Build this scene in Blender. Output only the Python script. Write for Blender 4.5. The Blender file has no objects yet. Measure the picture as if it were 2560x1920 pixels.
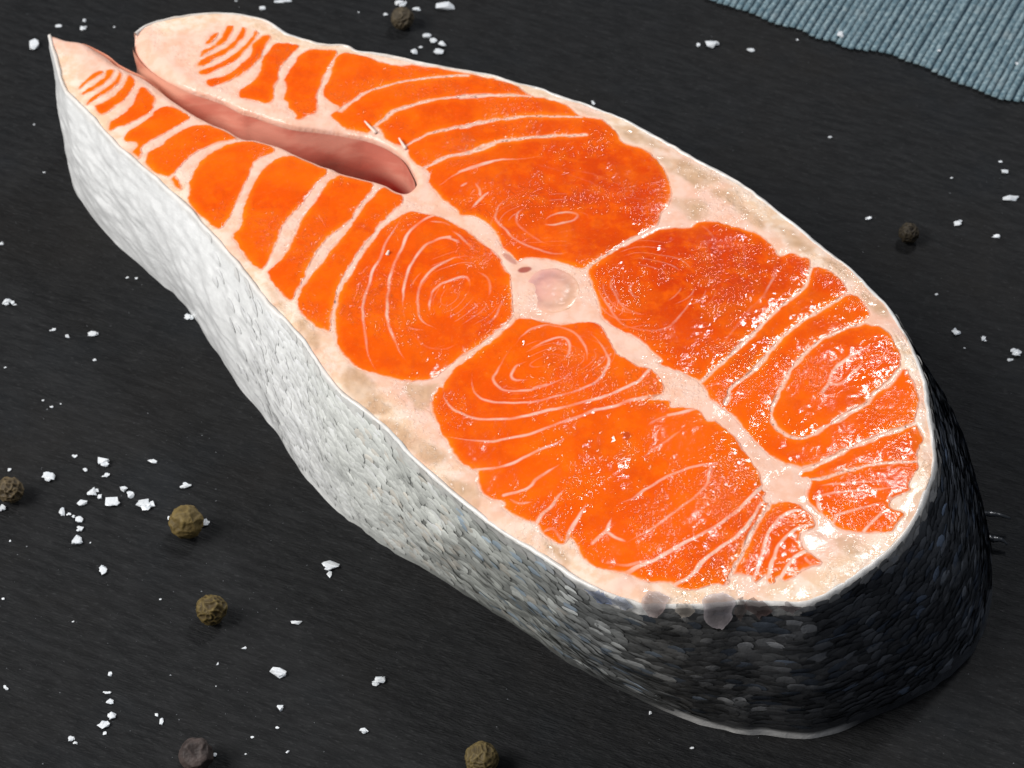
import bpy, bmesh, math, random
import numpy as np
from mathutils import Vector, Matrix, noise as mnoise

# ------------------------------------------------------------------ camera, world, lights
scn = bpy.context.scene
MM = 0.001
T = 25.0                     # steak thickness, mm
ELEV = math.radians(46.0)
DIST = 380.0                 # camera to the middle of the cut face, mm
LENS = 93.0
TANH = 18.0 / LENS
CAM_D = np.array([0.0, math.cos(ELEV), -math.sin(ELEV)])
CAM_U = np.array([0.0, math.sin(ELEV), math.cos(ELEV)])
CAM_R = np.array([1.0, 0.0, 0.0])
CAM_C = np.array([0.0, 0.0, T]) - CAM_D * DIST

cam_data = bpy.data.cameras.new("camera")
cam = bpy.data.objects.new("camera", cam_data)
scn.collection.objects.link(cam)
cam.location = Vector(CAM_C * MM)
cam.rotation_euler = (math.pi / 2 - ELEV, 0, 0)
cam_data.lens = LENS
cam_data.sensor_width = 36
cam_data.clip_start = 0.01
cam_data.clip_end = 20
cam_data.dof.use_dof = True
cam_data.dof.focus_distance = 0.362
cam_data.dof.aperture_fstop = 70
scn.camera = cam

world = bpy.data.worlds.new("World")
scn.world = world
world.use_nodes = True
world.node_tree.nodes["Background"].inputs[0].default_value = (0.80, 0.87, 1.0, 1)
world.node_tree.nodes["Background"].inputs[1].default_value = 0.20

def area_light(name, loc, size, power, col, target=(0, 0, 0.015)):
    d = bpy.data.lights.new(name, 'AREA')
    d.shape = 'RECTANGLE'
    d.size, d.size_y = size
    d.energy = power
    d.color = col
    o = bpy.data.objects.new(name, d)
    scn.collection.objects.link(o)
    o.location = loc
    o.rotation_euler = (Vector(target) - Vector(loc)).to_track_quat('-Z', 'Y').to_euler()
    return o

area_light("window_light", (-0.60, -0.17, 0.60), (0.42, 0.42), 8.8, (1.0, 0.985, 0.96))
area_light("back_window_light", (0.24, 0.48, 0.68), (0.10, 0.13), 2.8, (0.97, 0.98, 1.0))

scn.view_settings.view_transform = 'Standard'
scn.view_settings.look = 'None'
scn.view_settings.exposure = 0.0
scn.view_settings.gamma = 1.0
scn.view_settings.use_curve_mapping = False

# ------------------------------------------------------------------ helpers
rng = random.Random(7)
nrg = np.random.default_rng(11)

ZF = 700.0 / 2212.0
REG = {'A': (0, 0, ZF), 'Q': (80, 0, ZF), 'B': (600, 80, ZF), 'C': (1150, 180, ZF), 'D': (400, 350, ZF),
       'E': (700, 500, ZF), 'G': (1250, 500, ZF), 'H': (1750, 550, ZF), 'I': (1000, 780, ZF),
       'J': (1400, 850, ZF), 'K': (1850, 1000, ZF), 'L': (1250, 1130, ZF), 'M': (1400, 1395, ZF),
       'N': (1860, 1300, ZF), 'O': (600, 780, ZF), 'R': (0, 1050, ZF), 'S': (0, 1395, ZF), 'U': (600, 1395, ZF),
       'V': (0, 550, 800 / 2212), 'W': (800, 0, 800 / 2212), 'X': (1760, 0, 800 / 2212),
       'Y': (1960, 350, 600 / 1531), 'F': (0, 0, 2560 / 2212)}

def px(s):
    """'B 650 480 700 370 C 1 2' -> photo pixels (2560 x 1920)"""
    out, reg, pend = [], None, None
    for tok in s.split():
        if tok in REG:
            reg = REG[tok]
        elif pend is None:
            pend = float(tok)
        else:
            out.append((reg[0] + pend * reg[2], reg[1] + float(tok) * reg[2]))
            pend = None
    return np.array(out)

def unproject(p, z):
    """photo pixels -> mm on the horizontal plane at height z"""
    p = np.atleast_2d(p)
    u = (p[:, 0] - 1280) / 1280 * TANH
    v = (960 - p[:, 1]) / 1280 * TANH
    ray = CAM_D[None] + u[:, None] * CAM_R[None] + v[:, None] * CAM_U[None]
    z = np.broadcast_to(np.asarray(z, float), (len(p),))
    t = (z - CAM_C[2]) / ray[:, 2]
    return (CAM_C[None] + ray * t[:, None])[:, :2]

def top(s):
    return unproject(px(s), T)

def sdepth(P):
    """camera depth of points (mm)"""
    return (np.asarray(P) - CAM_C) @ CAM_D

def catmull(P, n, closed=False):
    P = np.asarray(P, float)
    if closed:
        Q = np.vstack([P[-1:], P, P[:2]])
        segs = len(P)
    else:
        Q = np.vstack([2 * P[:1] - P[1:2], P, 2 * P[-1:] - P[-2:-1]])
        segs = len(P) - 1
    t = np.linspace(0, 1, n, endpoint=False)[:, None]
    out = []
    for i in range(segs):
        a, b, c, d = Q[i], Q[i + 1], Q[i + 2], Q[i + 3]
        out.append(0.5 * (2 * b + (c - a) * t + (2 * a - 5 * b + 4 * c - d) * t ** 2 + (3 * b - a - 3 * c + d) * t ** 3))
    if not closed:
        out.append(P[-1:])
    return np.vstack(out)

def vnoise(x, y, scale, seed):
    """smooth value noise in -1..1, cells of `scale` mm"""
    g = np.random.default_rng(seed).uniform(-1, 1, (256, 256))
    xs, ys = x / scale + 1000, y / scale + 1000
    xi, yi = np.floor(xs).astype(int), np.floor(ys).astype(int)
    fx, fy = xs - xi, ys - yi
    fx, fy = fx * fx * (3 - 2 * fx), fy * fy * (3 - 2 * fy)
    a, b = g[yi % 256, xi % 256], g[yi % 256, (xi + 1) % 256]
    c, d = g[(yi + 1) % 256, xi % 256], g[(yi + 1) % 256, (xi + 1) % 256]
    return (a * (1 - fx) + b * fx) * (1 - fy) + (c * (1 - fx) + d * fx) * fy

def sstep(a, b, x):
    t = np.clip((x - a) / (b - a), 0, 1)
    return t * t * (3 - 2 * t)

def mesh_obj(name, verts, faces, mat, parent=None, smooth=True, attrs=None):
    """verts in mm; faces: list or (n,k) array; attrs: {name: (n,4)} point colours"""
    me = bpy.data.meshes.new(name)
    verts = np.asarray(verts, float) * MM
    if isinstance(faces, np.ndarray):
        k = faces.shape[1]
        me.vertices.add(len(verts))
        me.vertices.foreach_set("co", verts.ravel())
        me.loops.add(faces.size)
        me.loops.foreach_set("vertex_index", faces.ravel().astype(np.int32))
        me.polygons.add(len(faces))
        me.polygons.foreach_set("loop_start", np.arange(0, faces.size, k, dtype=np.int32))
        me.update(calc_edges=True)
        me.validate()
    else:
        me.from_pydata([tuple(v) for v in verts], [], faces)
        me.update()
    if smooth:
        me.polygons.foreach_set("use_smooth", np.ones(len(me.polygons), bool))
    if attrs:
        for an, av in attrs.items():
            a = me.attributes.new(an, 'FLOAT_COLOR', 'POINT')
            a.data.foreach_set("color", np.asarray(av, float).ravel())
    me.materials.append(mat)
    o = bpy.data.objects.new(name, me)
    scn.collection.objects.link(o)
    if parent is not None:
        o.parent = parent
    return o

def tag(o, label=None, cat=None, group=None, kind=None):
    if label: o["label"] = label
    if cat: o["category"] = cat
    if group: o["group"] = group
    if kind: o["kind"] = kind
    return o

# ------------------------------------------------------------------ materials
def new_mat(name):
    m = bpy.data.materials.new(name)
    m.use_nodes = True
    nt = m.node_tree
    b = nt.nodes["Principled BSDF"]
    return m, nt, b

def N(nt, t, **kw):
    n = nt.nodes.new(t)
    for k, v in kw.items():
        if k.startswith('i_'):
            n.inputs[k[2:].replace('_', ' ')].default_value = v
        else:
            setattr(n, k, v)
    return n

def mixc(nt, fac, a, b):
    n = nt.nodes.new('ShaderNodeMix')
    n.data_type = 'RGBA'
    for sock, v in ((n.inputs[0], fac), (n.inputs[6], a), (n.inputs[7], b)):
        if isinstance(v, bpy.types.NodeSocket):
            nt.links.new(v, sock)
        elif isinstance(v, (int, float)):
            sock.default_value = v
        else:
            sock.default_value = (*v, 1)
    return n.outputs[2]

def math_n(nt, op, a, b=None, c=None):
    n = nt.nodes.new('ShaderNodeMath')
    n.operation = op
    for i, v in enumerate((a, b, c)):
        if v is None: continue
        if isinstance(v, bpy.types.NodeSocket): nt.links.new(v, n.inputs[i])
        else: n.inputs[i].default_value = v
    return n.outputs[0]

def ramp(nt, src, p0, p1):
    n = nt.nodes.new('ShaderNodeMapRange')
    n.interpolation_type = 'SMOOTHSTEP'
    nt.links.new(src, n.inputs[0])
    n.inputs[1].default_value = p0
    n.inputs[2].default_value = p1
    return n.outputs[0]

def noise_n(nt, vec, scale, detail=3, rough=0.55):
    n = nt.nodes.new('ShaderNodeTexNoise')
    n.inputs['Scale'].default_value = scale
    n.inputs['Detail'].default_value = detail
    n.inputs['Roughness'].default_value = rough
    if vec is not None: nt.links.new(vec, n.inputs['Vector'])
    return n.outputs[0]

def mapping(nt, vec, scale=(1, 1, 1), rot=(0, 0, 0)):
    n = nt.nodes.new('ShaderNodeMapping')
    n.inputs['Scale'].default_value = scale
    n.inputs['Rotation'].default_value = rot
    nt.links.new(vec, n.inputs['Vector'])
    return n.outputs[0]

def bump(nt, h, strength, dist, normal=None):
    n = nt.nodes.new('ShaderNodeBump')
    n.inputs['Strength'].default_value = strength
    n.inputs['Distance'].default_value = dist
    nt.links.new(h, n.inputs['Height'])
    if normal is not None: nt.links.new(normal, n.inputs['Normal'])
    return n.outputs[0]

def world_pos(nt):
    return nt.nodes.new('ShaderNodeNewGeometry').outputs['Position']

def flesh_material():
    # attribute 'tissue': R = pale connective tissue, G = tan lateral muscle, B = deeper red-orange, A = blood
    m, nt, b = new_mat("salmon_flesh")
    L = nt.links
    at = N(nt, 'ShaderNodeAttribute', attribute_name='tissue')
    sep = nt.nodes.new('ShaderNodeSeparateColor')
    L.new(at.outputs['Color'], sep.inputs[0])
    pos = world_pos(nt)
    n_big = noise_n(nt, pos, 90, 3)
    n_mid = noise_n(nt, pos, 500, 4)
    n_fine = noise_n(nt, pos, 2600, 3, 0.6)
    org = mixc(nt, ramp(nt, n_big, 0.35, 0.68), (0.87, 0.116, 0.0003), (0.78, 0.082, 0.0003))
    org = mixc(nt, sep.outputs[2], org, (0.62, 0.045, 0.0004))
    at2 = N(nt, 'ShaderNodeAttribute', attribute_name='tint')
    org = mixc(nt, at2.outputs['Fac'], org, (0.96, 0.205, 0.002))
    org = mixc(nt, math_n(nt, 'MULTIPLY', ramp(nt, n_mid, 0.45, 0.7), 0.45), org, (0.92, 0.145, 0.0005))
    speck = math_n(nt, 'MULTIPLY', ramp(nt, n_fine, 0.57, 0.74), 0.26)
    org = mixc(nt, speck, org, (0.93, 0.20, 0.05))
    pale = mixc(nt, ramp(nt, n_mid, 0.35, 0.7), (0.87, 0.56, 0.44), (0.83, 0.47, 0.335))
    cream = mixc(nt, ramp(nt, n_mid, 0.38, 0.62), (0.87, 0.70, 0.56), (0.80, 0.55, 0.37))
    pale = mixc(nt, math_n(nt, 'MULTIPLY', sep.outputs[2], ramp(nt, n_big, 0.25, 0.6)), pale, cream)
    tan = mixc(nt, ramp(nt, n_mid, 0.3, 0.7), (0.62, 0.395, 0.245), (0.54, 0.335, 0.20))
    pale = mixc(nt, sep.outputs[1], pale, tan)
    pf = math_n(nt, 'ADD', sep.outputs[0], math_n(nt, 'MULTIPLY', math_n(nt, 'SUBTRACT', n_fine, 0.5), 0.18))
    # at places fully orange or fully pale keep the value
    pf = ramp(nt, pf, 0.04, 0.96)
    c = mixc(nt, pf, org, pale)
    c = mixc(nt, at.outputs['Alpha'], c, (0.30, 0.012, 0.008))
    L.new(c, b.inputs['Base Color'])
    # wet surface: fine grain over slow swells
    wet = noise_n(nt, pos, 75, 2)
    L.new(math_n(nt, 'ADD', 0.075, math_n(nt, 'MULTIPLY', ramp(nt, wet, 0.35, 0.65), 0.13)), b.inputs['Roughness'])
    b.inputs['Specular IOR Level'].default_value = 0.24
    patch = ramp(nt, noise_n(nt, pos, 110, 3), 0.42, 0.62)
    dots = math_n(nt, 'MULTIPLY', ramp(nt, noise_n(nt, pos, 1700, 2, 0.5), 0.40, 0.78), math_n(nt, 'ADD', 0.10, math_n(nt, 'MULTIPLY', patch, 0.9)))
    h = math_n(nt, 'ADD', math_n(nt, 'MULTIPLY', dots, 0.38),
               math_n(nt, 'ADD', math_n(nt, 'MULTIPLY', noise_n(nt, pos, 190, 2), 1.5), math_n(nt, 'MULTIPLY', noise_n(nt, pos, 900, 3), 0.22)))
    L.new(bump(nt, h, 0.75, 0.00030), b.inputs['Normal'])
    return m

def skin_material():
    # attribute 'hue': rgb = skin pigment, on scales also painted glints and lit edges, A = silvery
    m, nt, b = new_mat("salmon_skin")
    L = nt.links
    at = N(nt, 'ShaderNodeAttribute', attribute_name='hue')
    pos = world_pos(nt)
    n1 = noise_n(nt, pos, 700, 4)
    n2 = noise_n(nt, pos, 180, 3)
    k = math_n(nt, 'ADD', 0.80, math_n(nt, 'MULTIPLY', n1, 0.4))
    mul = nt.nodes.new('ShaderNodeVectorMath'); mul.operation = 'SCALE'
    L.new(at.outputs['Color'], mul.inputs[0]); L.new(k, mul.inputs['Scale'])
    L.new(mul.outputs[0], b.inputs['Base Color'])
    b.inputs['Roughness'].default_value = 0.36
    b.inputs['Specular IOR Level'].default_value = 0.5
    fib = noise_n(nt, mapping(nt, mapping(nt, pos, rot=(0, 0, math.radians(47))), (420, 1500, 1500)), 1.0, 3, 0.6)
    h = math_n(nt, 'ADD', fib, math_n(nt, 'MULTIPLY', noise_n(nt, pos, 2600, 3), 0.5))
    L.new(bump(nt, h, 0.35, 0.00022), b.inputs['Normal'])
    b.inputs['Coat Weight'].default_value = 0.35
    b.inputs['Coat Roughness'].default_value = 0.15
    return m

def slate_material():
    m, nt, b = new_mat("black_slate")
    L = nt.links
    pos = world_pos(nt)
    v1 = mapping(nt, mapping(nt, pos, rot=(0, 0, math.radians(19))), (800, 3400, 1))
    v2 = mapping(nt, mapping(nt, pos, rot=(0, 0, math.radians(24))), (190, 900, 1))
    s1 = noise_n(nt, v1, 1.0, 3, 0.6)
    s2 = noise_n(nt, v2, 1.0, 4, 0.6)
    big = noise_n(nt, pos, 30, 4)
    fine = noise_n(nt, pos, 6000, 2)
    c = mixc(nt, ramp(nt, s2, 0.3, 0.75), (0.0072, 0.0074, 0.0079), (0.0172, 0.0175, 0.0182))
    c = mixc(nt, math_n(nt, 'MULTIPLY', ramp(nt, big, 0.45, 0.75), 0.5), c, (0.016, 0.0143, 0.013))
    c = mixc(nt, math_n(nt, 'MULTIPLY', ramp(nt, noise_n(nt, pos, 45, 3), 0.5, 0.8), 0.5), c, (0.011, 0.014, 0.0175))
    c = mixc(nt, math_n(nt, 'MULTIPLY', ramp(nt, s1, 0.54, 0.74), 0.65), c, (0.040, 0.040, 0.041))
    c = mixc(nt, math_n(nt, 'MULTIPLY', ramp(nt, fine, 0.70, 0.78), 0.5), c, (0.07, 0.07, 0.07))
    L.new(c, b.inputs['Base Color'])
    L.new(math_n(nt, 'ADD', 0.55, math_n(nt, 'MULTIPLY', big, 0.2)), b.inputs['Roughness'])
    b.inputs['Specular IOR Level'].default_value = 0.12
    h = math_n(nt, 'ADD', math_n(nt, 'MULTIPLY', s1, 0.8), math_n(nt, 'MULTIPLY', s2, 1.0))
    L.new(bump(nt, h, 0.9, 0.00036), b.inputs['Normal'])
    return m

def simple_mat(name, col, rough=0.5, spec=0.5, noise=None, bumpv=None, coat=0.0, transmission=0.0):
    m, nt, b = new_mat(name)
    pos = nt.nodes.new('ShaderNodeTexCoord').outputs['Object']
    if noise:
        c2, sc, lo, hi = noise
        nt.links.new(mixc(nt, ramp(nt, noise_n(nt, pos, sc, 4), lo, hi), col, c2), b.inputs['Base Color'])
    else:
        b.inputs['Base Color'].default_value = (*col, 1)
    b.inputs['Roughness'].default_value = rough
    b.inputs['Specular IOR Level'].default_value = spec
    b.inputs['Coat Weight'].default_value = coat
    b.inputs['Coat Roughness'].default_value = 0.12
    b.inputs['Transmission Weight'].default_value = transmission
    if bumpv:
        sc, st, di = bumpv
        nt.links.new(bump(nt, noise_n(nt, pos, sc, 4), st, di), b.inputs['Normal'])
    return m

M_FLESH = flesh_material()
M_SKIN = skin_material()
M_SLATE = slate_material()
M_SALT = simple_mat("salt", (0.93, 0.95, 0.97), 0.25, 0.5, ((0.74, 0.79, 0.84), 1300, 0.42, 0.7), (2500, 0.5, 0.0001), 0.0, 0.28)
M_BONE = simple_mat("bone", (0.88, 0.66, 0.55), 0.35, 0.5, None, (3000, 0.3, 0.0001), 0.4)

def pepper_material():
    m, nt, b = new_mat("dried_pepper")
    at = N(nt, 'ShaderNodeAttribute', attribute_name='hue')
    pos = nt.nodes.new('ShaderNodeTexCoord').outputs['Object']
    n1 = noise_n(nt, pos, 900, 4)
    k = math_n(nt, 'ADD', 0.6, math_n(nt, 'MULTIPLY', n1, 0.8))
    mul = nt.nodes.new('ShaderNodeVectorMath'); mul.operation = 'SCALE'
    nt.links.new(at.outputs['Color'], mul.inputs[0]); nt.links.new(k, mul.inputs['Scale'])
    nt.links.new(mul.outputs[0], b.inputs['Base Color'])
    b.inputs['Roughness'].default_value = 0.62
    b.inputs['Specular IOR Level'].default_value = 0.3
    nt.links.new(bump(nt, noise_n(nt, pos, 2500, 4), 0.5, 0.0002), b.inputs['Normal'])
    return m
M_PEPPER = pepper_material()

def cloth_material():
    m, nt, b = new_mat("ribbed_cloth")
    pos = world_pos(nt)
    n1 = noise_n(nt, pos, 1400, 4, 0.65)
    n2 = noise_n(nt, pos, 220, 3)
    c = mixc(nt, ramp(nt, n1, 0.35, 0.68), (0.085, 0.150, 0.185), (0.255, 0.345, 0.375))
    c = mixc(nt, math_n(nt, 'MULTIPLY', ramp(nt, n2, 0.55, 0.75), 0.35), c, (0.33, 0.36, 0.36))
    nt.links.new(c, b.inputs['Base Color'])
    b.inputs['Roughness'].default_value = 0.9
    b.inputs['Specular IOR Level'].default_value = 0.15
    b.inputs['Sheen Weight'].default_value = 0.15
    nt.links.new(bump(nt, noise_n(nt, pos, 3000, 3), 0.8, 0.0002), b.inputs['Normal'])
    return m
M_CLOTH = cloth_material()

def lining_material():
    m, nt, b = new_mat("belly_lining")
    at = N(nt, 'ShaderNodeAttribute', attribute_name='hue')
    pos = world_pos(nt)
    st = mapping(nt, mapping(nt, pos, rot=(0.25, 0.3, 0.6)), (60, 200, 260))
    n1 = noise_n(nt, st, 1.0, 4)
    c = mixc(nt, math_n(nt, 'MULTIPLY', ramp(nt, n1, 0.42, 0.62), 0.5), at.outputs['Color'], (0.52, 0.075, 0.045))
    nt.links.new(c, b.inputs['Base Color'])
    b.inputs['Roughness'].default_value = 0.38
    b.inputs['Coat Weight'].default_value = 0.4
    b.inputs['Coat Roughness'].default_value = 0.2
    nt.links.new(bump(nt, noise_n(nt, pos, 400, 4), 0.3, 0.0003), b.inputs['Normal'])
    return m
M_LINING = lining_material()

# ------------------------------------------------------------------ the slate
def build_slate():
    n = 60
    xs = np.linspace(-600, 600, n + 1)
    X, Y = np.meshgrid(xs, xs)
    V = np.stack([X.ravel(), Y.ravel(), np.zeros(X.size)], 1)
    idx = np.arange((n + 1) ** 2).reshape(n + 1, n + 1)
    Fc = np.stack([idx[:-1, :-1], idx[:-1, 1:], idx[1:, 1:], idx[1:, :-1]], -1).reshape(-1, 4)
    o = mesh_obj("slate_surface", V, Fc, M_SLATE)
    tag(o, "matt black slate slab with fine slanting cleavage lines", None, None, "structure")
build_slate()

# ------------------------------------------------------------------ the steak: outlines
root = bpy.data.objects.new("salmon_steak", None)
scn.collection.objects.link(root)
root.empty_display_size = 0.02
tag(root, "raw orange salmon steak with silver to black skin lying on the slate", "salmon steak")

PAIRS = """103 75 150 345|116 122 163 405|137 191 203 475|186 243 275 547|246 309 347 613|314 369 410 675|394 443 484 788
477 529 572 903|564 639 650 1018|646 729 720 1097|721 835 790 1152|819 915 871 1205|901 1000 945 1246|989 1076 1027 1296
1080 1146 1123 1361|1176 1206 1210 1421|1248 1254 1278 1460|1319 1288 1341 1492|1374 1303 1417 1528|1428 1309 1483 1555
1510 1308 1551 1577|1606 1302 1634 1590|1675 1304 1729 1594|1743 1301 1815 1580|1812 1271 1908 1539|1886 1222 1985 1506
1951 1162 2050 1462|1992 1094 2105 1405|2017 1014 2135 1340|2019 960 2141 1260|2009 891 2134 1172|2001 825 2112 1075
1982 770 2075 990""".replace("\n", "|")
HIDDEN = """1955 716 1922 664 1881 620 1827 570 1758 516 1677 450 1624 409 1568 374 1513 347 1459 315 1404 285 1346 255
1281 229 1226 210 1174 192 1108 173 1062 160 1010 151 956 140 915 133 847 118 806 111 773 108 754 98 737 94 710 94 672 87
620 69 580 45 547 35 519 29 487 26 437 27 377 34 317 51 289 70"""
FS = 2560 / 2212
pr = np.array([[float(v) for v in p.split()] for p in PAIRS.split("|")]) * FS
hid = np.array([float(v) for v in HIDDEN.split()]).reshape(-1, 2) * FS
top_pts = np.vstack([unproject(pr[:, :2], T), unproject(hid, T)])
bot_vis = unproject(pr[:, 2:], 0.0)
# the far side of the skin cannot be seen: it leans out like the near side does
ht = unproject(hid, T)
tg = np.gradient(ht, axis=0)
nrm = np.stack([tg[:, 1], -tg[:, 0]], 1)
nrm /= np.linalg.norm(nrm, axis=1)[:, None] + 1e-9
lean = np.interp(np.arange(len(ht)), [0, 8, len(ht) - 8, len(ht) - 1], [6.5, 4.0, 2.0, 0.5])
bot_pts = np.vstack([bot_vis, ht + nrm * lean[:, None]])
SUB = 14
TOPC = catmull(top_pts, SUB)
BOTC = catmull(bot_pts, SUB)
NS = len(TOPC)

# small unevenness of the cut edge
arc = np.concatenate([[0], np.cumsum(np.linalg.norm(np.diff(TOPC, axis=0), axis=1))])
def wob(a, sc, seed): return vnoise(a, a * 0 + seed * 3.3, sc, seed)
tt = np.gradient(TOPC, axis=0); tt /= np.linalg.norm(tt, axis=1)[:, None]
TN = np.stack([tt[:, 1], -tt[:, 0]], 1)              # outward
fade_ends = np.minimum(sstep(0, 6, arc), sstep(0, 6, arc[-1] - arc))
TOPC = TOPC + TN * ((0.16 * wob(arc, 4.0, 3) + 0.10 * wob(arc, 1.4, 4)) * fade_ends)[:, None]
bt = np.gradient(BOTC, axis=0); bt /= np.linalg.norm(bt, axis=1)[:, None] + 1e-9
BN = np.stack([bt[:, 1], -bt[:, 0]], 1)
BOTC = BOTC + BN * ((0.25 * wob(arc, 5.0, 5) + 0.16 * wob(arc, 2.0, 6)) * fade_ends)[:, None]

# inner outline: far flap tip -> slit -> near flap tip
INNER = top("F 285 84 F 287 98 297 116 318 138 352 162 400 187 437 200 478 214 519 235 546 243 600 262 636 271 672 275 721 281 "
            "759 288 792 295 833 311 868 335 885 360 897 392 880 409 857 406 838 396 811 387 770 377 737 368 718 359 693 352 650 333 "
            "600 311 554 298 528 295 492 276 465 265 427 246 383 219 358 197 336 175 306 153 282 142 254 127 232 109 202 93 178 83 145 80 120 72")
INC = catmull(INNER, 8)

OUTER_POLY = np.vstack([TOPC, INC])

# ------------------------------------------------------------------ fields over the cut face
PITCH = 0.16
lo = OUTER_POLY.min(0) - 1.0
hi = OUTER_POLY.max(0) + 1.0
gx = np.arange(lo[0], hi[0], PITCH)
gy = np.arange(lo[1], hi[1], PITCH)
GX, GY = np.meshgrid(gx, gy)
NYg, NXg = GX.shape

def inside(poly):
    m = np.zeros((NYg, NXg), bool)
    p, q = poly, np.roll(poly, -1, 0)
    j0 = max(0, int((poly[:, 1].min() - gy[0]) / PITCH) - 1)
    j1 = min(NYg, int((poly[:, 1].max() - gy[0]) / PITCH) + 2)
    for j in range(j0, j1):
        y = gy[j] + 1e-6
        c = (p[:, 1] <= y) != (q[:, 1] <= y)
        if not c.any(): continue
        a, b = p[c], q[c]
        xs = np.sort(a[:, 0] + (y - a[:, 1]) / (b[:, 1] - a[:, 1]) * (b[:, 0] - a[:, 0]))
        m[j] = np.searchsorted(xs, gx) % 2 == 1
    return m

def seg_dist(P, cap, closed=False, widths=None, field=None):
    """distance (minus half width) to a polyline, capped; only near it"""
    D = np.full((NYg, NXg), cap) if field is None else field
    pts = np.vstack([P, P[:1]]) if closed else P
    if widths is not None and closed: widths = np.append(widths, widths[0])
    for i in range(len(pts) - 1):
        a, b = pts[i], pts[i + 1]
        m = cap + 1.5
        i0 = max(0, int((min(a[0], b[0]) - m - gx[0]) / PITCH)); i1 = min(NXg, int((max(a[0], b[0]) + m - gx[0]) / PITCH) + 2)
        j0 = max(0, int((min(a[1], b[1]) - m - gy[0]) / PITCH)); j1 = min(NYg, int((max(a[1], b[1]) + m - gy[0]) / PITCH) + 2)
        if i1 <= i0 or j1 <= j0: continue
        X, Y = GX[j0:j1, i0:i1], GY[j0:j1, i0:i1]
        d = b - a
        L2 = d @ d + 1e-12
        t = np.clip(((X - a[0]) * d[0] + (Y - a[1]) * d[1]) / L2, 0, 1)
        dist = np.hypot(X - a[0] - t * d[0], Y - a[1] - t * d[1])
        if widths is not None:
            dist = dist - 0.5 * (widths[i] + (widths[i + 1] - widths[i]) * t)
        D[j0:j1, i0:i1] = np.minimum(D[j0:j1, i0:i1], dist)
    return D

def sdf(poly, cap=3.0):
    d = seg_dist(poly, cap, True)
    return np.where(inside(poly), d, -d)

S_OUT = sdf(OUTER_POLY, 4.0)                    # > 0 on the cut face
D_SKIN = seg_dist(TOPC[::3], 6.0)
D_INNER = seg_dist(INC[::2], 6.0)

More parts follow.
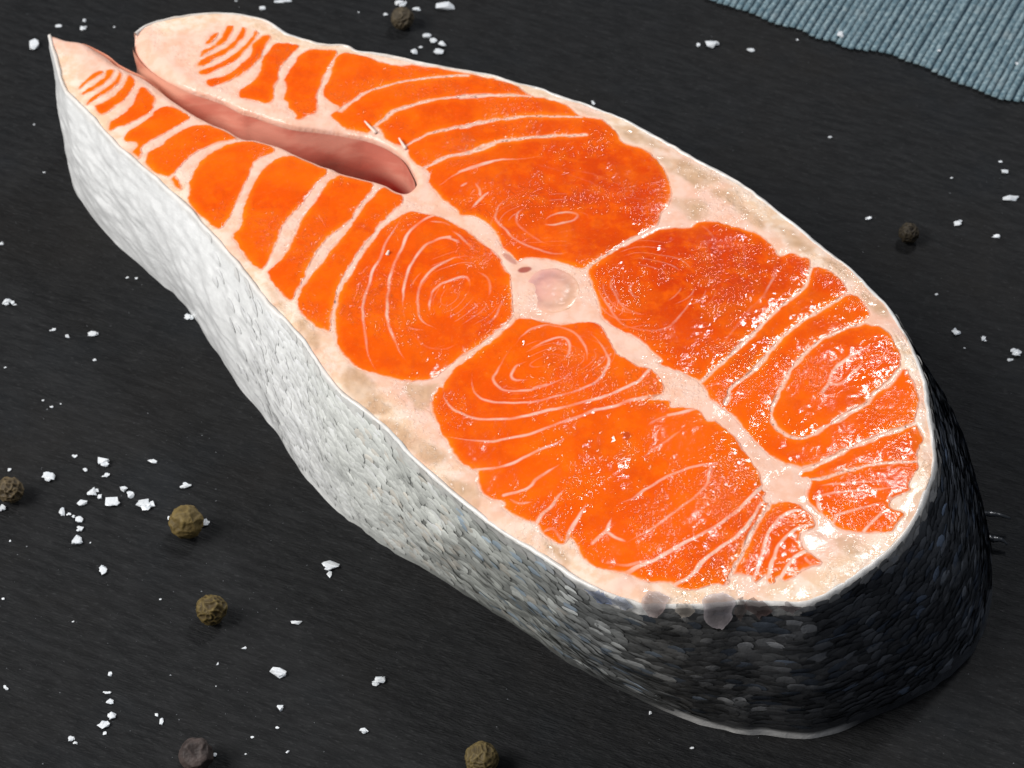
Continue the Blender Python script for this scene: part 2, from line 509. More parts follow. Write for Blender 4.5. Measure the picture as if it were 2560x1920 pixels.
FLAKES = [
 "A 620 690 680 620 740 575 800 560 815 580 760 615 690 650 640 695",
 "A 645 740 660 720 740 665 815 610 835 560 870 548 905 555 890 600 830 660 740 710 665 745",
 "A 675 820 700 790 740 755 820 700 890 650 925 590 930 550 950 555 970 600 950 650 890 700 800 750 720 800 690 825",
 "A 745 840 760 825 840 785 930 720 985 650 1005 590 1030 585 1060 630 1060 680 1020 745 950 815 870 870 820 900 790 900 760 870",
 "A 855 1000 870 960 920 925 1000 870 1060 790 1080 720 1110 690 1150 690 1190 730 1230 770 1215 840 1170 900 1080 950 1000 985 930 1005 880 1030 855 1025",
 "A 985 1075 1010 1040 1100 985 1190 920 1230 880 1290 850 1360 850 1440 880 1500 920 1490 950 1400 1000 1300 1060 1200 1110 1130 1160 1120 1220 1100 1250 1060 1230 1040 1190 1080 1150 1040 1130 975 1110",
 "A 1150 1250 1170 1200 1250 1160 1350 1080 1480 1010 1600 985 1700 990 1800 1030 1880 1080 1870 1100 1750 1125 1600 1180 1500 1240 1420 1320 1350 1395 1310 1400 1230 1370 1160 1310",
 "D 80 310 120 290 160 340 165 390 130 380 100 345",
 "D 225 420 235 330 280 230 350 140 450 70 600 20 740 5 840 20 900 70 890 100 800 140 740 190 700 300 640 420 590 530 540 620 490 680 440 690 350 620 260 530 220 470",
 "D 575 740 630 690 650 580 680 470 740 350 800 250 880 180 980 130 1080 125 1170 160 1300 220 1320 270 1270 310 1220 370 1130 500 1040 600 970 680 940 760 900 860 850 960 810 1020 780 1010 690 940 610 820",
 "D 850 1050 880 1010 960 930 1020 830 1080 720 1120 620 1190 530 1250 440 1330 330 1420 270 1500 255 1600 290 1680 330 1680 390 1640 440 1560 540 1480 660 1340 760 1230 900 1150 1060 1080 1200 1040 1270 980 1240 900 1150",
 "D 1090 1330 1090 1270 1120 1170 1200 1060 1290 950 1360 850 1460 740 1530 640 1600 530 1680 440 1740 380 1800 370 1860 390 1920 440 1910 500 1850 550 1760 640 1680 750 1600 850 1520 960 1450 1080 1400 1180 1380 1290 1360 1400 1345 1510 1290 1500 1200 1450 1120 1390",
 "Q 1390 320 1420 280 1470 260 1455 300 1400 345 1370 345",
 "Q 1325 440 1350 400 1420 365 1470 320 1510 260 1540 210 1590 210 1580 270 1530 330 1450 380 1380 430 1330 455",
 "Q 1295 510 1320 480 1400 440 1500 390 1590 320 1640 250 1665 215 1695 240 1680 290 1620 360 1540 420 1450 470 1350 520 1300 525",
 "Q 1315 570 1340 550 1450 510 1560 450 1660 370 1730 290 1760 245 1790 260 1770 310 1700 390 1640 450 1580 500 1480 545 1380 585 1330 590",
 "Q 1370 640 1400 620 1500 600 1580 570 1650 500 1720 430 1740 350 1790 300 1850 275 1890 295 1860 340 1830 400 1800 470 1740 530 1680 580 1600 620 1500 660 1430 685 1385 675",
 "Q 1630 740 1660 700 1740 640 1790 580 1810 500 1850 420 1900 360 1950 340 2050 345 2110 370 2060 420 2000 490 1950 570 1960 620 1920 680 1900 800 1850 825 1780 800 1650 775",
 "B 350 380 400 290 470 180 560 135 660 135 770 155 720 250 660 360 620 470 610 560 600 630 540 670 480 695 440 690 430 650 380 600 380 560 340 530 360 450",
 # far upper muscle
 "B 650 480 700 370 730 250 790 180 860 165 1000 195 1070 215 1150 240 1280 255 1400 240 1550 265 1750 310 1900 345 C 420 95 560 190 700 215 840 260 960 345 1100 370 1180 420 1250 490 1290 560 1420 600 1510 650 1600 750 1650 860 1670 970 1640 1060 1590 1120 1580 1180 1530 1232 1440 1276 1280 1352 1180 1422 1060 1494 985 1552 900 1540 820 1515 700 1485 570 1465 500 1475 450 1495 400 1435 330 1375 300 1310 250 1240 180 1180 100 1140 0 1130 B 1700 1400 1600 1330 1550 1270 1490 1190 1500 1120 1440 1075 1390 1050 1350 1000 1320 940 1290 900 1200 885 1130 830 1110 780 1060 750 1000 800 880 800 840 770 740 690 715 650 780 600 700 545",
 # near round muscle left of the backbone
 "E 1000 90 850 180 760 280 660 410 565 575 495 690 445 825 430 950 435 1060 465 1180 535 1270 620 1330 780 1380 900 1420 1050 1435 1200 1410 1285 1350 1330 1310 1430 1235 1500 1195 1640 1095 1760 1000 1845 920 1840 820 1830 700 1815 590 1780 545 1720 430 1640 370 1560 300 1480 250 1400 200 1330 160 1250 125 1150 110 1060 90",
 # muscle right of the backbone with the whole upper back
 "G 690 560 770 490 910 400 1020 342 1160 284 1260 232 1340 215 1500 210 1560 172 1680 165 1850 210 2000 250 2100 310 2180 400 H 632 282 720 265 830 300 870 330 875 380 940 375 1040 410 1120 480 1160 560 1140 590 1200 590 1260 620 1310 680 1340 750 1300 800 1340 835 1410 840 1470 880 1530 960 1570 1040 1590 1100 1590 1170 1640 1190 1690 1280 1720 1360 1730 1450 K 1410 30 1400 100 1380 160 1420 235 1445 300 1415 380 1400 470 1410 540 1380 590 1330 680 1340 720 1260 760 1190 800 1190 860 1290 900 1250 960 1200 1030 1100 1050 900 1035 800 1015 740 980 680 920 620 885 560 830 530 780 530 720 560 660 540 610 480 600 490 545 400 512 350 505 280 465 200 395 100 305 0 195 J 1340 570 1250 510 1180 470 1150 400 1110 350 1070 310 1000 270 900 240 780 180 G 1280 1270 1190 1190 1100 1110 1000 1050 900 1000 830 950 790 870 760 760 720 650",
 # muscle below the backbone with the whole near back
 "I 930 52 1060 66 1200 84 1270 94 1400 80 1540 85 1610 135 1660 230 1720 330 1800 380 1880 430 1980 450 2040 510 2080 570 2080 630 J 800 430 720 470 860 480 880 530 1000 535 1100 560 1160 640 1230 640 1300 700 1380 770 1440 850 1500 940 1560 1030 1590 1100 1600 1180 1620 1210 1610 1270 1680 1295 1740 1280 1850 1290 1930 1330 K 490 850 560 910 590 980 560 1020 480 1060 490 1130 520 1190 590 1240 640 1270 630 1310 500 1340 430 1390 360 1430 330 1410 310 1380 260 1440 220 1430 200 1380 130 1440 100 1420 L 1990 985 1840 975 1800 1050 1770 1060 1700 1045 1560 1090 1400 1085 1340 1040 1150 1030 1000 970 870 940 720 890 640 820 600 740 560 680 500 730 400 700 330 640 290 580 230 560 110 510 30 440 I 830 1530 800 1490 730 1480 640 1420 620 1340 610 1250 580 1245 480 1190 410 1110 370 1020 340 980 290 880 250 780 260 680 300 600 345 590 360 530 430 432 500 398 600 320 740 212 850 122",
]
# septa: path | width at start, width at end (zoom pixels) | C = cuts the muscle apart, f = fine line only, strength
LINES = [
 ("B 790 620 900 545 1000 480 1150 428 1300 390 1500 357 1800 346", 34, 5, 'C'),
 ("B 1040 760 1130 700 1200 640 1300 600 1450 560 1600 535 1800 510 2000 505 C 0 212 300 190 560 195", 40, 9, 'C'),
 ("B 1290 910 1400 850 1500 800 1700 760 1900 715 C 0 450 200 400 400 365 600 350 960 355", 34, 8, 'C'),
 ("B 1390 1100 1500 1060 1620 1000 1850 940 2000 895 C 0 660 200 580 400 535 600 515 850 505 1000 505", 30, 7, 'C'),
 ("B 1570 1220 1700 1140 1850 1070 2000 1025 C 0 800 150 740 300 700 450 690 700 665", 15, 5, 'f', 0.6),
 ("C 0 915 60 885", 8, 8, 'f', 0.5), ("C 120 880 150 940 165 1000", 8, 8, 'f', 0.6), ("C 240 940 160 1010 80 1090", 12, 9, 'f', 0.6),
 ("C 450 960 330 1040 280 1130 300 1200 360 1250 420 1310 550 1380 700 1430 800 1440 850 1420", 9, 9, 'f', 0.42),
 ("C 530 1070 460 1120 450 1200 520 1260 640 1340 750 1380", 8, 7, 'f', 0.36),
 ("C 660 1190 720 1140 850 1110 925 1130 900 1170 800 1200 700 1212 655 1200", 10, 10, 'f', 0.5),
 ("C 500 700 700 760 900 830 1150 930 1350 1000", 10, 6, 'f', 0.14), ("C 700 760 1000 800 1300 900 1500 940", 8, 6, 'f', 0.14),
 ("C 850 910 1100 960 1400 1010 1600 1040", 8, 6, 'f', 0.13),
 # near round muscle
 ("E 985 90 900 240 840 340 800 450 735 560 710 660 660 800 660 950 680 1100 700 1250 770 1370", 12, 9, 'f', 0.55),
 ("E 1240 112 1150 150 1050 220 1000 290 960 400 910 490 870 620 850 760 845 900 860 1000 910 1130 960 1230 1030 1310", 17, 8, 'f', 0.6),
 ("E 1400 330 1300 305 1180 340 1100 420 1060 480 1010 560 980 680 970 800 985 950", 16, 6, 'f', 0.55),
 ("E 1340 300 1250 310 1180 340", 34, 22, 'f', 0.6),
 ("E 1480 500 1390 460 1280 510 1200 560 1140 620 1100 700 1090 800 1100 920 1150 980 1250 1030", 10, 8, 'f', 0.5),
 ("E 1540 560 1640 620 1660 700 1640 800", 7, 7, 'f', 0.34), ("E 1780 770 1740 850 1680 950 1560 1020", 8, 7, 'f', 0.34),
 ("E 1490 740 1500 660 1470 610 1400 620 1290 660 1210 720 1190 790 1180 850 1200 910", 9, 8, 'f', 0.5),
 ("E 1350 240 1440 310 1500 370 1560 420", 12, 7, 'f', 0.45), ("E 1170 170 1290 180 1360 210", 8, 6, 'f', 0.4),
 ("E 1040 1080 1150 1160 1300 1180 1400 1140", 8, 6, 'f', 0.25), ("E 1440 1150 1470 1210 1520 1200", 9, 6, 'f', 0.4),
 # right of the backbone
 ("G 1570 1455 1700 1330 1800 1240 1950 1100 2050 1010 H 150 1150 300 1000 450 860 600 720 720 620 820 540 860 450 880 370", 22, 10, 'C'),
 ("H 40 1180 200 950 350 760 500 600 570 480 600 400 605 285", 8, 10, 'f', 0.33),
 ("H 200 1460 230 1390 250 1320 400 1200 500 1090 650 930 780 820 950 710 1100 620 1180 585", 34, 24, 'C'),
 ("H 570 1590 570 1480 620 1370 680 1250 760 1130 850 1030 980 940 1100 880 1250 830 1360 790", 24, 30, 'C'),
 ("H 570 1540 K 250 130 300 230 400 290 480 305 560 280 700 200 850 110 1000 30 H 1350 1390 1500 1270 1590 1165", 18, 44, 'C'),
 ("H 960 1370 1020 1280 1050 1200 1120 1130 1200 1080 1270 1040 1340 1000", 30, 14, 'f', 0.7),
 ("H 1020 1290 1110 1290 1180 1230 1250 1170 1270 1110", 26, 12, 'f', 0.72),
 ("G 1060 660 1030 680 1030 720 1070 760 1120 750", 10, 8, 'f', 0.42), ("G 940 600 890 620 880 680 900 720 960 830 1060 890 1120 905 1200 880", 7, 10, 'f', 0.32),
 ("G 790 570 790 720 850 830 920 930 1000 1000 1200 1040 1330 1000 1420 920 1500 810 1540 690", 12, 6, 'f', 0.34),
 ("G 2170 430 2150 640 2050 800 1900 1000", 8, 6, 'f', 0.22), ("G 1560 180 1660 260 1730 400", 9, 6, 'f', 0.2), ("G 1850 210 1920 330 1940 600", 9, 6, 'f', 0.2),
 ("K 460 560 600 520 740 450 900 370 1100 290 1250 240 1420 170", 46, 44, 'C'),
 ("K 470 625 640 625 800 580 1000 530 1200 500 1430 490", 24, 20, 'C'),
 ("K 600 685 800 672 1100 650 1350 650", 9, 8, 'f', 0.42), ("K 600 775 760 742 1000 720 1310 690", 16, 8, 'f', 0.5),
 ("K 740 960 770 910 860 880 1000 850 1150 800", 22, 10, 'f', 0.6), ("K 625 760 620 830 650 890", 14, 14, 'f', 0.6),
 ("K 980 1030 1040 960 1110 910 1220 840", 18, 14, 'f', 0.6), ("K 1180 780 1240 820 1300 790", 60, 30, 'f', 0.8),
 # below the backbone
 ("I 345 560 340 640 380 730 450 790 560 840 700 855 900 840 1100 800 1300 760 1500 710 1650 660 1800 600 1900 540 1975 445", 14, 18, 'f', 0.6),
 ("I 570 470 570 560 600 650 700 705 850 725 1050 715 1250 670 1450 610 1560 550 1620 470 1650 390 1600 280 1530 190 1480 150", 9, 8, 'f', 0.5),
 ("I 890 270 820 380 760 480 740 540 790 610 900 630 1050 620 1150 590 1270 540 1390 470", 9, 10, 'f', 0.5),
 ("I 1470 410 1470 300 1400 190 1280 120 1130 110 1000 170 890 290", 8, 8, 'f', 0.42),
 ("I 1050 535 920 545 880 510 910 440 1010 390", 8, 8, 'f', 0.5), ("I 1010 320 1080 270 1200 215 1290 210 1340 260 1320 350 1230 420", 9, 8, 'f', 0.5),
 ("I 1060 610 1160 580", 22, 16, 'f', 0.6),
 ("I 330 985 500 1020 700 1025 900 990 1050 960 1250 890 1450 820 1550 780 1700 750 1850 700 2080 655", 12, 26, 'f', 0.62),
 ("I 1400 840 1550 775", 22, 26, 'f', 0.5),
 ("I 590 1250 750 1230 900 1190 1050 1120 1200 1060 1330 1000", 20, 8, 'f', 0.6),
 ("I 820 1450 950 1420 1030 1370 1080 1320 1180 1260 1280 1200", 24, 7, 'f', 0.62),
 ("L 280 590 330 510 390 450 450 380 520 290", 24, 7, 'f', 0.6),
 ("L 515 740 550 640 590 570 650 480 690 400", 44, 7, 'f', 0.72),
 ("L 940 410 1050 370 1150 290 1300 210 1450 150 1600 115 1710 95", 14, 20, 'f', 0.55),
 ("L 1690 110 1650 180 1640 260 1560 350 1450 430 1350 500 1250 580 1100 670 950 750", 18, 6, 'f', 0.5),
 ("J 640 940 750 860 870 780 990 700", 8, 9, 'f', 0.45), ("J 680 690 780 630 880 600", 8, 8, 'f', 0.4), ("J 860 600 960 580 1060 550", 26, 20, 'f', 0.7),
 ("L 730 730 830 640 850 600 880 520", 24, 7, 'f', 0.6), ("L 840 640 920 690 1000 720", 18, 12, 'f', 0.6),
 ("L 900 965 1000 960 1150 890 1300 820 1450 730 1650 630 1800 530 1900 450 2000 350 2075 270", 34, 26, 'f', 0.66),
 ("L 1370 1070 1500 990 1600 880 1720 780 1850 690 1950 600 2050 440 2100 390", 34, 18, 'f', 0.7),
 ("L 1780 1060 1830 950 1900 830 1960 700 2020 580 2090 480 2140 390", 30, 26, 'C'),
 ("K 100 1440 150 1300 190 1150 240 1040 320 940 420 885 470 880", 20, 16, 'f', 0.75),
 ("K 225 1400 260 1270 310 1150 400 1060 480 1010 570 985", 22, 18, 'f', 0.78), ("K 320 1400 400 1280 500 1200 570 1180", 24, 24, 'f', 0.8),
 ("K 470 1160 510 1080 560 1040", 26, 30, 'f', 0.75), ("K 500 1240 540 1290 600 1330", 10, 10, 'f', 0.5),
 ("L 60 370 150 410 260 400", 14, 8, 'f', 0.45), ("L 330 640 420 620 490 700", 12, 20, 'f', 0.35), ("L 850 880 1000 900 1150 870", 26, 20, 'f', 0.35),
]
ZMM = ZF / (2560 / (2 * TANH * DIST))     # zoom pixel -> mm, roughly

FL = np.full((NYg, NXg), -3.0)
for s in FLAKES:
    P = catmull(top(s), 4, True)
    FL = np.maximum(FL, sdf(P, 3.0))
FL = FL + 0.07 * vnoise(GX, GY, 0.9, 21) + 0.05 * vnoise(GX, GY, 0.4, 22)
PALE = np.zeros((NYg, NXg))
GROOVE = np.zeros((NYg, NXg))
for ln in LINES:
    P = catmull(top(ln[0]), 6)
    P = P + np.stack([0.10 * vnoise(P[:, 0], P[:, 1], 1.3, 31), 0.10 * vnoise(P[:, 0], P[:, 1], 1.3, 32)], 1)
    w = np.linspace(ln[1], ln[2], len(P)) * ZMM
    w = w * (0.95 + 0.45 * vnoise(P[:, 0], P[:, 1], 1.8, 34))
    d = seg_dist(P, 1.6)
    if ln[3] == 'C':
        dw = seg_dist(P, 2.0, widths=np.maximum(w - 0.14, 0.32))
        dw = np.where(dw > 1.9, 9, dw)
        FL = np.minimum(FL, dw)
    else:
        fr = np.linspace(0, 1, len(P))
        w = w * 0.5 - 0.55 * (1 - np.minimum(1, np.minimum(fr + 0.25 * (ln[1] > 15), 1 - fr + 0.25 * (ln[2] > 15)) / 0.22))
        dw = seg_dist(P, 1.6, widths=w)
        str_ = ln[4] * (0.82 + 0.36 * vnoise(GX, GY, 2.0, 33))
        prof = np.exp(-(np.clip(dw, 0, None) / 0.21) ** 2) * str_ * 1.2
        PALE = np.maximum(PALE, prof)
        GROOVE = np.maximum(GROOVE, np.exp(-(np.clip(dw, 0, None) / 0.25) ** 2) * min(1, ln[4] * 1.4))
FL = FL + 0.06 + 0.09 * vnoise(GX, GY, 0.75, 23) + 0.06 * vnoise(GX, GY, 0.36, 24)
FL = np.minimum(FL, S_OUT - 0.75)
FL = np.minimum(FL, D_INNER - 0.5)

# tan lateral muscle in the fat
TANS = ["O 440 50 500 60 600 150 640 200 650 280 600 320 540 280 480 180",
 "O 830 430 920 440 1020 510 1100 620 1150 700 1200 760 1150 820 1050 820 960 770 880 700 820 620 780 540",
 "O 1290 560 1400 560 1540 560 1560 600 1510 700 1480 780 1400 790 1350 720 1300 640",
 "O 1100 860 1200 860 1340 940 1450 1000 1600 1090 1650 1180 1560 1210 1440 1190 1350 1100 1250 1050 1150 950",
 "O 1600 1300 1720 1330 1850 1370 1900 1500 1850 1560 1750 1480 1650 1390",
 "D 830 1120 900 1180 960 1280 1000 1330 940 1340 880 1260",
 "C 1200 420 1350 430 1500 520 1650 620 1450 580 1300 540",
 "C 1540 670 1700 660 1850 720 1980 800 2050 850 1950 900 1890 950 1800 880 1700 830 1640 800 1600 740",
 "C 1680 1060 1680 990 1800 990 1900 1000 1960 1040 1970 1130 1900 1180 1820 1170 1750 1110",
 "C 1980 930 2100 920 2212 970 2212 1130 2100 1030 2000 980", "C 880 270 1000 300 1100 345 1180 380 1000 340",
 "G 1820 20 1950 60 2060 130 2110 190 2080 240 1980 200 1900 120",
 "H 520 50 700 60 800 150 900 250 840 280 760 240 690 220 680 160 600 70",
 "H 990 300 1100 330 1200 430 1260 490 1140 470 1060 420 980 370",
 "H 1290 560 1380 600 1480 720 1500 770 1380 750 1340 710 1270 610",
 "H 1500 860 1580 960 1640 1090 1600 1080 1550 960", "K 760 1080 900 1060 930 1110 900 1180 960 1200 900 1250 800 1180",
 "L 330 700 460 740 560 850 520 900 430 830 350 760"]
# faint growth cones round the middle of each muscle
for s, rx_, ry_, ang_, n0, seed in (("C 790 1165", 1.0, 0.55, 0.15, 9, 1), ("E 1330 760", 0.72, 1.0, -0.5, 8, 2), ("G 1150 660", 1.0, 0.8, 0.7, 9, 3), ("I 1130 400", 1.0, 0.62, 0.35, 7, 4)):
    c = top(s)[0]
    dx, dy = GX - c[0], GY - c[1]
    dx = dx + 1.1 * vnoise(GX, GY, 6.0, 200 + seed); dy = dy + 1.1 * vnoise(GX, GY, 6.0, 210 + seed)
    ca, sa = math.cos(ang_), math.sin(ang_)
    ra = np.hypot((dx * ca + dy * sa) / rx_, (-dx * sa + dy * ca) / ry_)
    ph = ra / 1.75 + 0.35 * vnoise(GX, GY, 9.0, 220 + seed)
    line = np.exp(-((ph - np.round(ph)) / 0.085) ** 2)
    pres = sstep(-0.15, 0.55, vnoise(GX, GY, 3.6, 230 + seed)) * sstep(14.5, 9.0, ra) * sstep(1.2, 2.2, ra)
    PALE = np.maximum(PALE, 0.36 * line * pres)
TAN = np.zeros((NYg, NXg))
for s in TANS:
    P = catmull(top(s), 4, True)
    TAN = np.maximum(TAN, sstep(-0.5, 0.9, sdf(P, 2.0) + 0.30 * vnoise(GX, GY, 1.3, 41)))
TAN *= 0.74 + 0.26 * vnoise(GX, GY, 1.4, 42)
TAN = np.clip(TAN, 0, 1)
BLOOD = np.zeros((NYg, NXg))
for s, k in (("G 20 420 70 430 120 480 130 510 90 500 40 460", 0.5), ("G 140 560 170 535 230 530 250 550 210 575 160 578", 0.8),
          ("J 500 740 545 730 560 770 520 795", 0.5), ("B 1240 1160 1300 1180 1330 1240 1290 1250", 0.3)):
    P = catmull(top(s), 4, True)
    BLOOD = np.maximum(BLOOD, k * sstep(-0.18, 0.2, sdf(P, 1.0)))
# muscles that reflect less light round the backbone, painted a deeper red-orange
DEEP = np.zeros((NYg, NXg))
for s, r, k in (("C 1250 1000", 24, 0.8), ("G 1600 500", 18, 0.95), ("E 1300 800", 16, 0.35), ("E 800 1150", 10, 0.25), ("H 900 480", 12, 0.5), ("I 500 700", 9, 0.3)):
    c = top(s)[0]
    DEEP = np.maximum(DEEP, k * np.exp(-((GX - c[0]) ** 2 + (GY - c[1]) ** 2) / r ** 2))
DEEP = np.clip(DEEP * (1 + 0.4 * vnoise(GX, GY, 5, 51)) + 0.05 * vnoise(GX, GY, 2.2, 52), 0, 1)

# height of the cut face
RND = 1.6 + 2.2 * np.exp(-((GX - INNER[2][0]) ** 2 + (GY - INNER[2][1]) ** 2) / 9.0 ** 2)
q = np.clip(1 - D_INNER / RND, 0, 1)
drop = np.where(S_OUT > -0.5, RND * (1 - np.sqrt(np.clip(1 - q * q, 0, 1))), 0) * 0.8
ZB = T + 0.22 * vnoise(GX, GY, 9.0, 61) + 0.10 * vnoise(GX, GY, 2.4, 62) - drop
edge_s = np.clip(1 - D_SKIN / 2.5, 0, 1)
ZB = ZB * 1.0 - 0.25 * edge_s ** 2
ZB += 0.10 * TAN * vnoise(GX, GY, 0.8, 63)

def tissue(pale, tan, deep, blood):
    return np.stack([pale, tan, deep, blood], -1)

def grid_mesh(name, mask_cells, Xv, Yv, Zv, at, mat, parent, skirt=None):
    idx = -np.ones((NYg, NXg), int)
    vm = np.zeros((NYg, NXg), bool)
    vm[:-1, :-1] |= mask_cells; vm[1:, :-1] |= mask_cells; vm[:-1, 1:] |= mask_cells; vm[1:, 1:] |= mask_cells
    n = vm.sum()
    idx[vm] = np.arange(n)
    V = np.stack([Xv[vm], Yv[vm], Zv[vm]], 1)
    Fc = np.stack([idx[:-1, :-1][mask_cells], idx[:-1, 1:][mask_cells], idx[1:, 1:][mask_cells], idx[1:, :-1][mask_cells]], 1)
    A = at[vm]
    G_ = GLOW[vm]
    if skirt:
        # walls down from the rim: edges used once
        E = np.concatenate([Fc[:, [0, 1]], Fc[:, [1, 2]], Fc[:, [2, 3]], Fc[:, [3, 0]]])
        key = np.sort(E, 1)
        _, inv, cnt = np.unique(key[:, 0] * (n + 1) + key[:, 1], return_inverse=True, return_counts=True)
        B = E[cnt[inv] == 1]
        bv = np.unique(B)
        mp = -np.ones(n, int); mp[bv] = n + np.arange(len(bv))
        low = V[bv].copy(); low[:, 2] -= skirt
        V = np.vstack([V, low]); A = np.vstack([A, A[bv]]); G_ = np.append(G_, G_[bv])
        W = np.stack([B[:, 1], B[:, 0], mp[B[:, 0]], mp[B[:, 1]]], 1)
        Fc = np.vstack([Fc, W])
    return mesh_obj(name, V, Fc, mat, parent, True, {'tissue': A, 'tint': np.repeat(G_[:, None], 4, 1)})

def snapped(field):
    """grid positions with the points just outside field > 0 pulled onto its edge"""
    gyv, gxv = np.gradient(field, PITCH)
    g2 = gxv ** 2 + gyv ** 2 + 1e-6
    out = field < 0
    sx = np.clip(-field * gxv / g2, -PITCH * 1.3, PITCH * 1.3)
    sy = np.clip(-field * gyv / g2, -PITCH * 1.3, PITCH * 1.3)
    return np.where(out, GX + sx, GX), np.where(out, GY + sy, GY)

GLOW = np.zeros((NYg, NXg))
# --- connective tissue sheet (pale), the ground the flakes are set in
SB = S_OUT - 0.25
insb = SB > 0
cells = insb[:-1, :-1] | insb[1:, :-1] | insb[:-1, 1:] | insb[1:, 1:]
Xs, Ys = snapped(SB)
warm = 0.26 * np.exp(-np.clip(-FL, 0, None) / 0.2)
pale_b = np.clip(1 - warm - 0.10 * (vnoise(GX, GY, 1.5, 71) > 0.35), 0, 1)
at_base = tissue(pale_b, TAN * sstep(0.0, -0.2, FL), sstep(7.0, 2.0, D_SKIN) * sstep(2.0, 6.0, D_INNER), BLOOD)
deepcut = cells & ((FL[:-1, :-1] > 0.9) & (FL[1:, 1:] > 0.9))
grid_mesh("connective_tissue", cells & ~deepcut, Xs, Ys, ZB - 0.012 + 0.06 * sstep(0.0, -0.25, FL), at_base, M_FLESH, root, skirt=0.8)

# --- muscle flakes
pos_m = FL > 0
lab = np.zeros((NYg, NXg), int)
comps = []
todo = set(map(tuple, np.argwhere(pos_m)))
while todo:
    st = [todo.pop()]
    comp = []
    while st:
        c = st.pop(); comp.append(c)
        for dj, di in ((1, 0), (-1, 0), (0, 1), (0, -1)):
            m = (c[0] + dj, c[1] + di)
            if m in todo:
                todo.discard(m); st.append(m)
    if len(comp) > 25:
        comps.append(np.array(comp))
Xf, Yf = snapped(FL)
fd = np.clip(FL, 0, None)
pf = np.maximum(0.74 * np.exp(-(fd / (0.25 * (1 + 0.55 * vnoise(GX, GY, 1.6, 82)))) ** 2), PALE)
dome = 0.004 + 0.13 * (1 - np.exp(-fd / 0.6)) + 0.03 * GROOVE * sstep(0, 0.5, fd)
ZF_ = ZB + dome + 0.03 * vnoise(GX, GY, 0.7, 81) * sstep(0, 0.5, fd)
GLOW = np.clip(np.exp(-(fd / 0.75) ** 2) * (0.55 + 0.55 * vnoise(GX, GY, 4.0, 83)) + 0.16 * sstep(0.1, 0.7, vnoise(GX, GY, 2.6, 84)), 0, 0.75)
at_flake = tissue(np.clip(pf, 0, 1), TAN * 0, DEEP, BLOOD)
comps.sort(key=lambda c: -len(c))
for c in comps:
    m = np.zeros((NYg, NXg), bool)
    m[c[:, 0], c[:, 1]] = True
    cl = m[:-1, :-1] | m[1:, :-1] | m[:-1, 1:] | m[1:, 1:]
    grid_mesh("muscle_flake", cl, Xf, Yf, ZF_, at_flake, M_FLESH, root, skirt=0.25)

# --- backbone
def build_backbone():
    c = unproject(px("G 410 715"), T)[0]
    ex = (unproject(px("G 640 715"), T)[0] - c)
    ey = (unproject(px("G 410 535"), T)[0] - c)
    nr, na = 16, 64
    V, A, Fc = [], [], []
    for i in range(nr + 1):
        r = i / nr
        for k in range(na):
            a = 2 * math.pi * k / na
            p = c + ex * r * math.cos(a) + ey * r * math.sin(a)
            z = -0.16 + 0.30 * math.sqrt(max(0, 1 - r * r)) ** 0.8 - 0.07 * math.exp(-((r - 0.62) / 0.14) ** 2)
            z += 0.06 * mnoise.noise(Vector((p[0] * 1.3, p[1] * 1.3, 0)))
            V.append((p[0], p[1], T + 0.08 + z))
            ring = math.exp(-((r - 0.64) / 0.16) ** 2)
            eb = float(sstep(0.78, 1.0, np.array(r)))
            base = np.array([0.78, 0.40, 0.30]) * (1 - 0.22 * ring) * (1 - eb) + np.array([0.82, 0.44, 0.31]) * eb
            base += np.array([0.05, 0.06, -0.01]) * math.cos(a + 0.5) * r
            A.append((*np.clip(base, 0, 1), 1))
    for i in range(nr):
        for k in range(na):
            k2 = (k + 1) % na
            Fc.append((i * na + k, (i + 1) * na + k, (i + 1) * na + k2, i * na + k2))
    # wall down
    b0 = len(V)
    for k in range(na):
        v = V[nr * na + k]; V.append((v[0], v[1], v[2] - 0.9)); A.append(A[nr * na + k])
    for k in range(na):
        k2 = (k + 1) % na
        Fc.append((nr * na + k, b0 + k, b0 + k2, nr * na + k2))
    m, nt, b = new_mat("backbone_gristle")
    at = N(nt, 'ShaderNodeAttribute', attribute_name='hue')
    pos = world_pos(nt)
    nt.links.new(mixc(nt, math_n(nt, 'MULTIPLY', ramp(nt, noise_n(nt, pos, 500, 4), 0.4, 0.7), 0.4), at.outputs['Color'], (0.80, 0.48, 0.34)), b.inputs['Base Color'])
    b.inputs['Roughness'].default_value = 0.34
    b.inputs['Coat Weight'].default_value = 0.25
    b.inputs['Coat Roughness'].default_value = 0.1
    nt.links.new(bump(nt, noise_n(nt, pos, 700, 3), 0.4, 0.0003), b.inputs['Normal'])
    o = mesh_obj("backbone", V, Fc, m, root, True, {'hue': A})
    o["label"] = "round pink backbone disc in the middle of the cut face"
build_backbone()

# --- pin bones that stick out at the belly slit
def spike(name, pa, pb, z0, z1, r0, r1, mat):
    a = np.array([*pa, z0]); b = np.array([*pb, z1])
    d = Vector(b - a).normalized()
    u = d.orthogonal().normalized(); w = d.cross(u)
    V, Fc = [], []
    n, k = 6, 7
    for i in range(n + 1):
        f = i / n
        r = r0 + (r1 - r0) * f
        for j in range(k):
            an = 2 * math.pi * j / k
            p = Vector(a + (b - a) * f) + (u * math.cos(an) + w * math.sin(an)) * r * (1 + 0.2 * mnoise.noise(Vector((i, j, z0))))
            V.append(tuple(p))
    for i in range(n):
        for j in range(k):
            Fc.append((i * k + j, i * k + (j + 1) % k, (i + 1) * k + (j + 1) % k, (i + 1) * k + j))
    Fc.append(tuple(range(k))[::-1]); Fc.append(tuple(n * k + j for j in range(k)))
    return mesh_obj(name, V, Fc, mat, root)
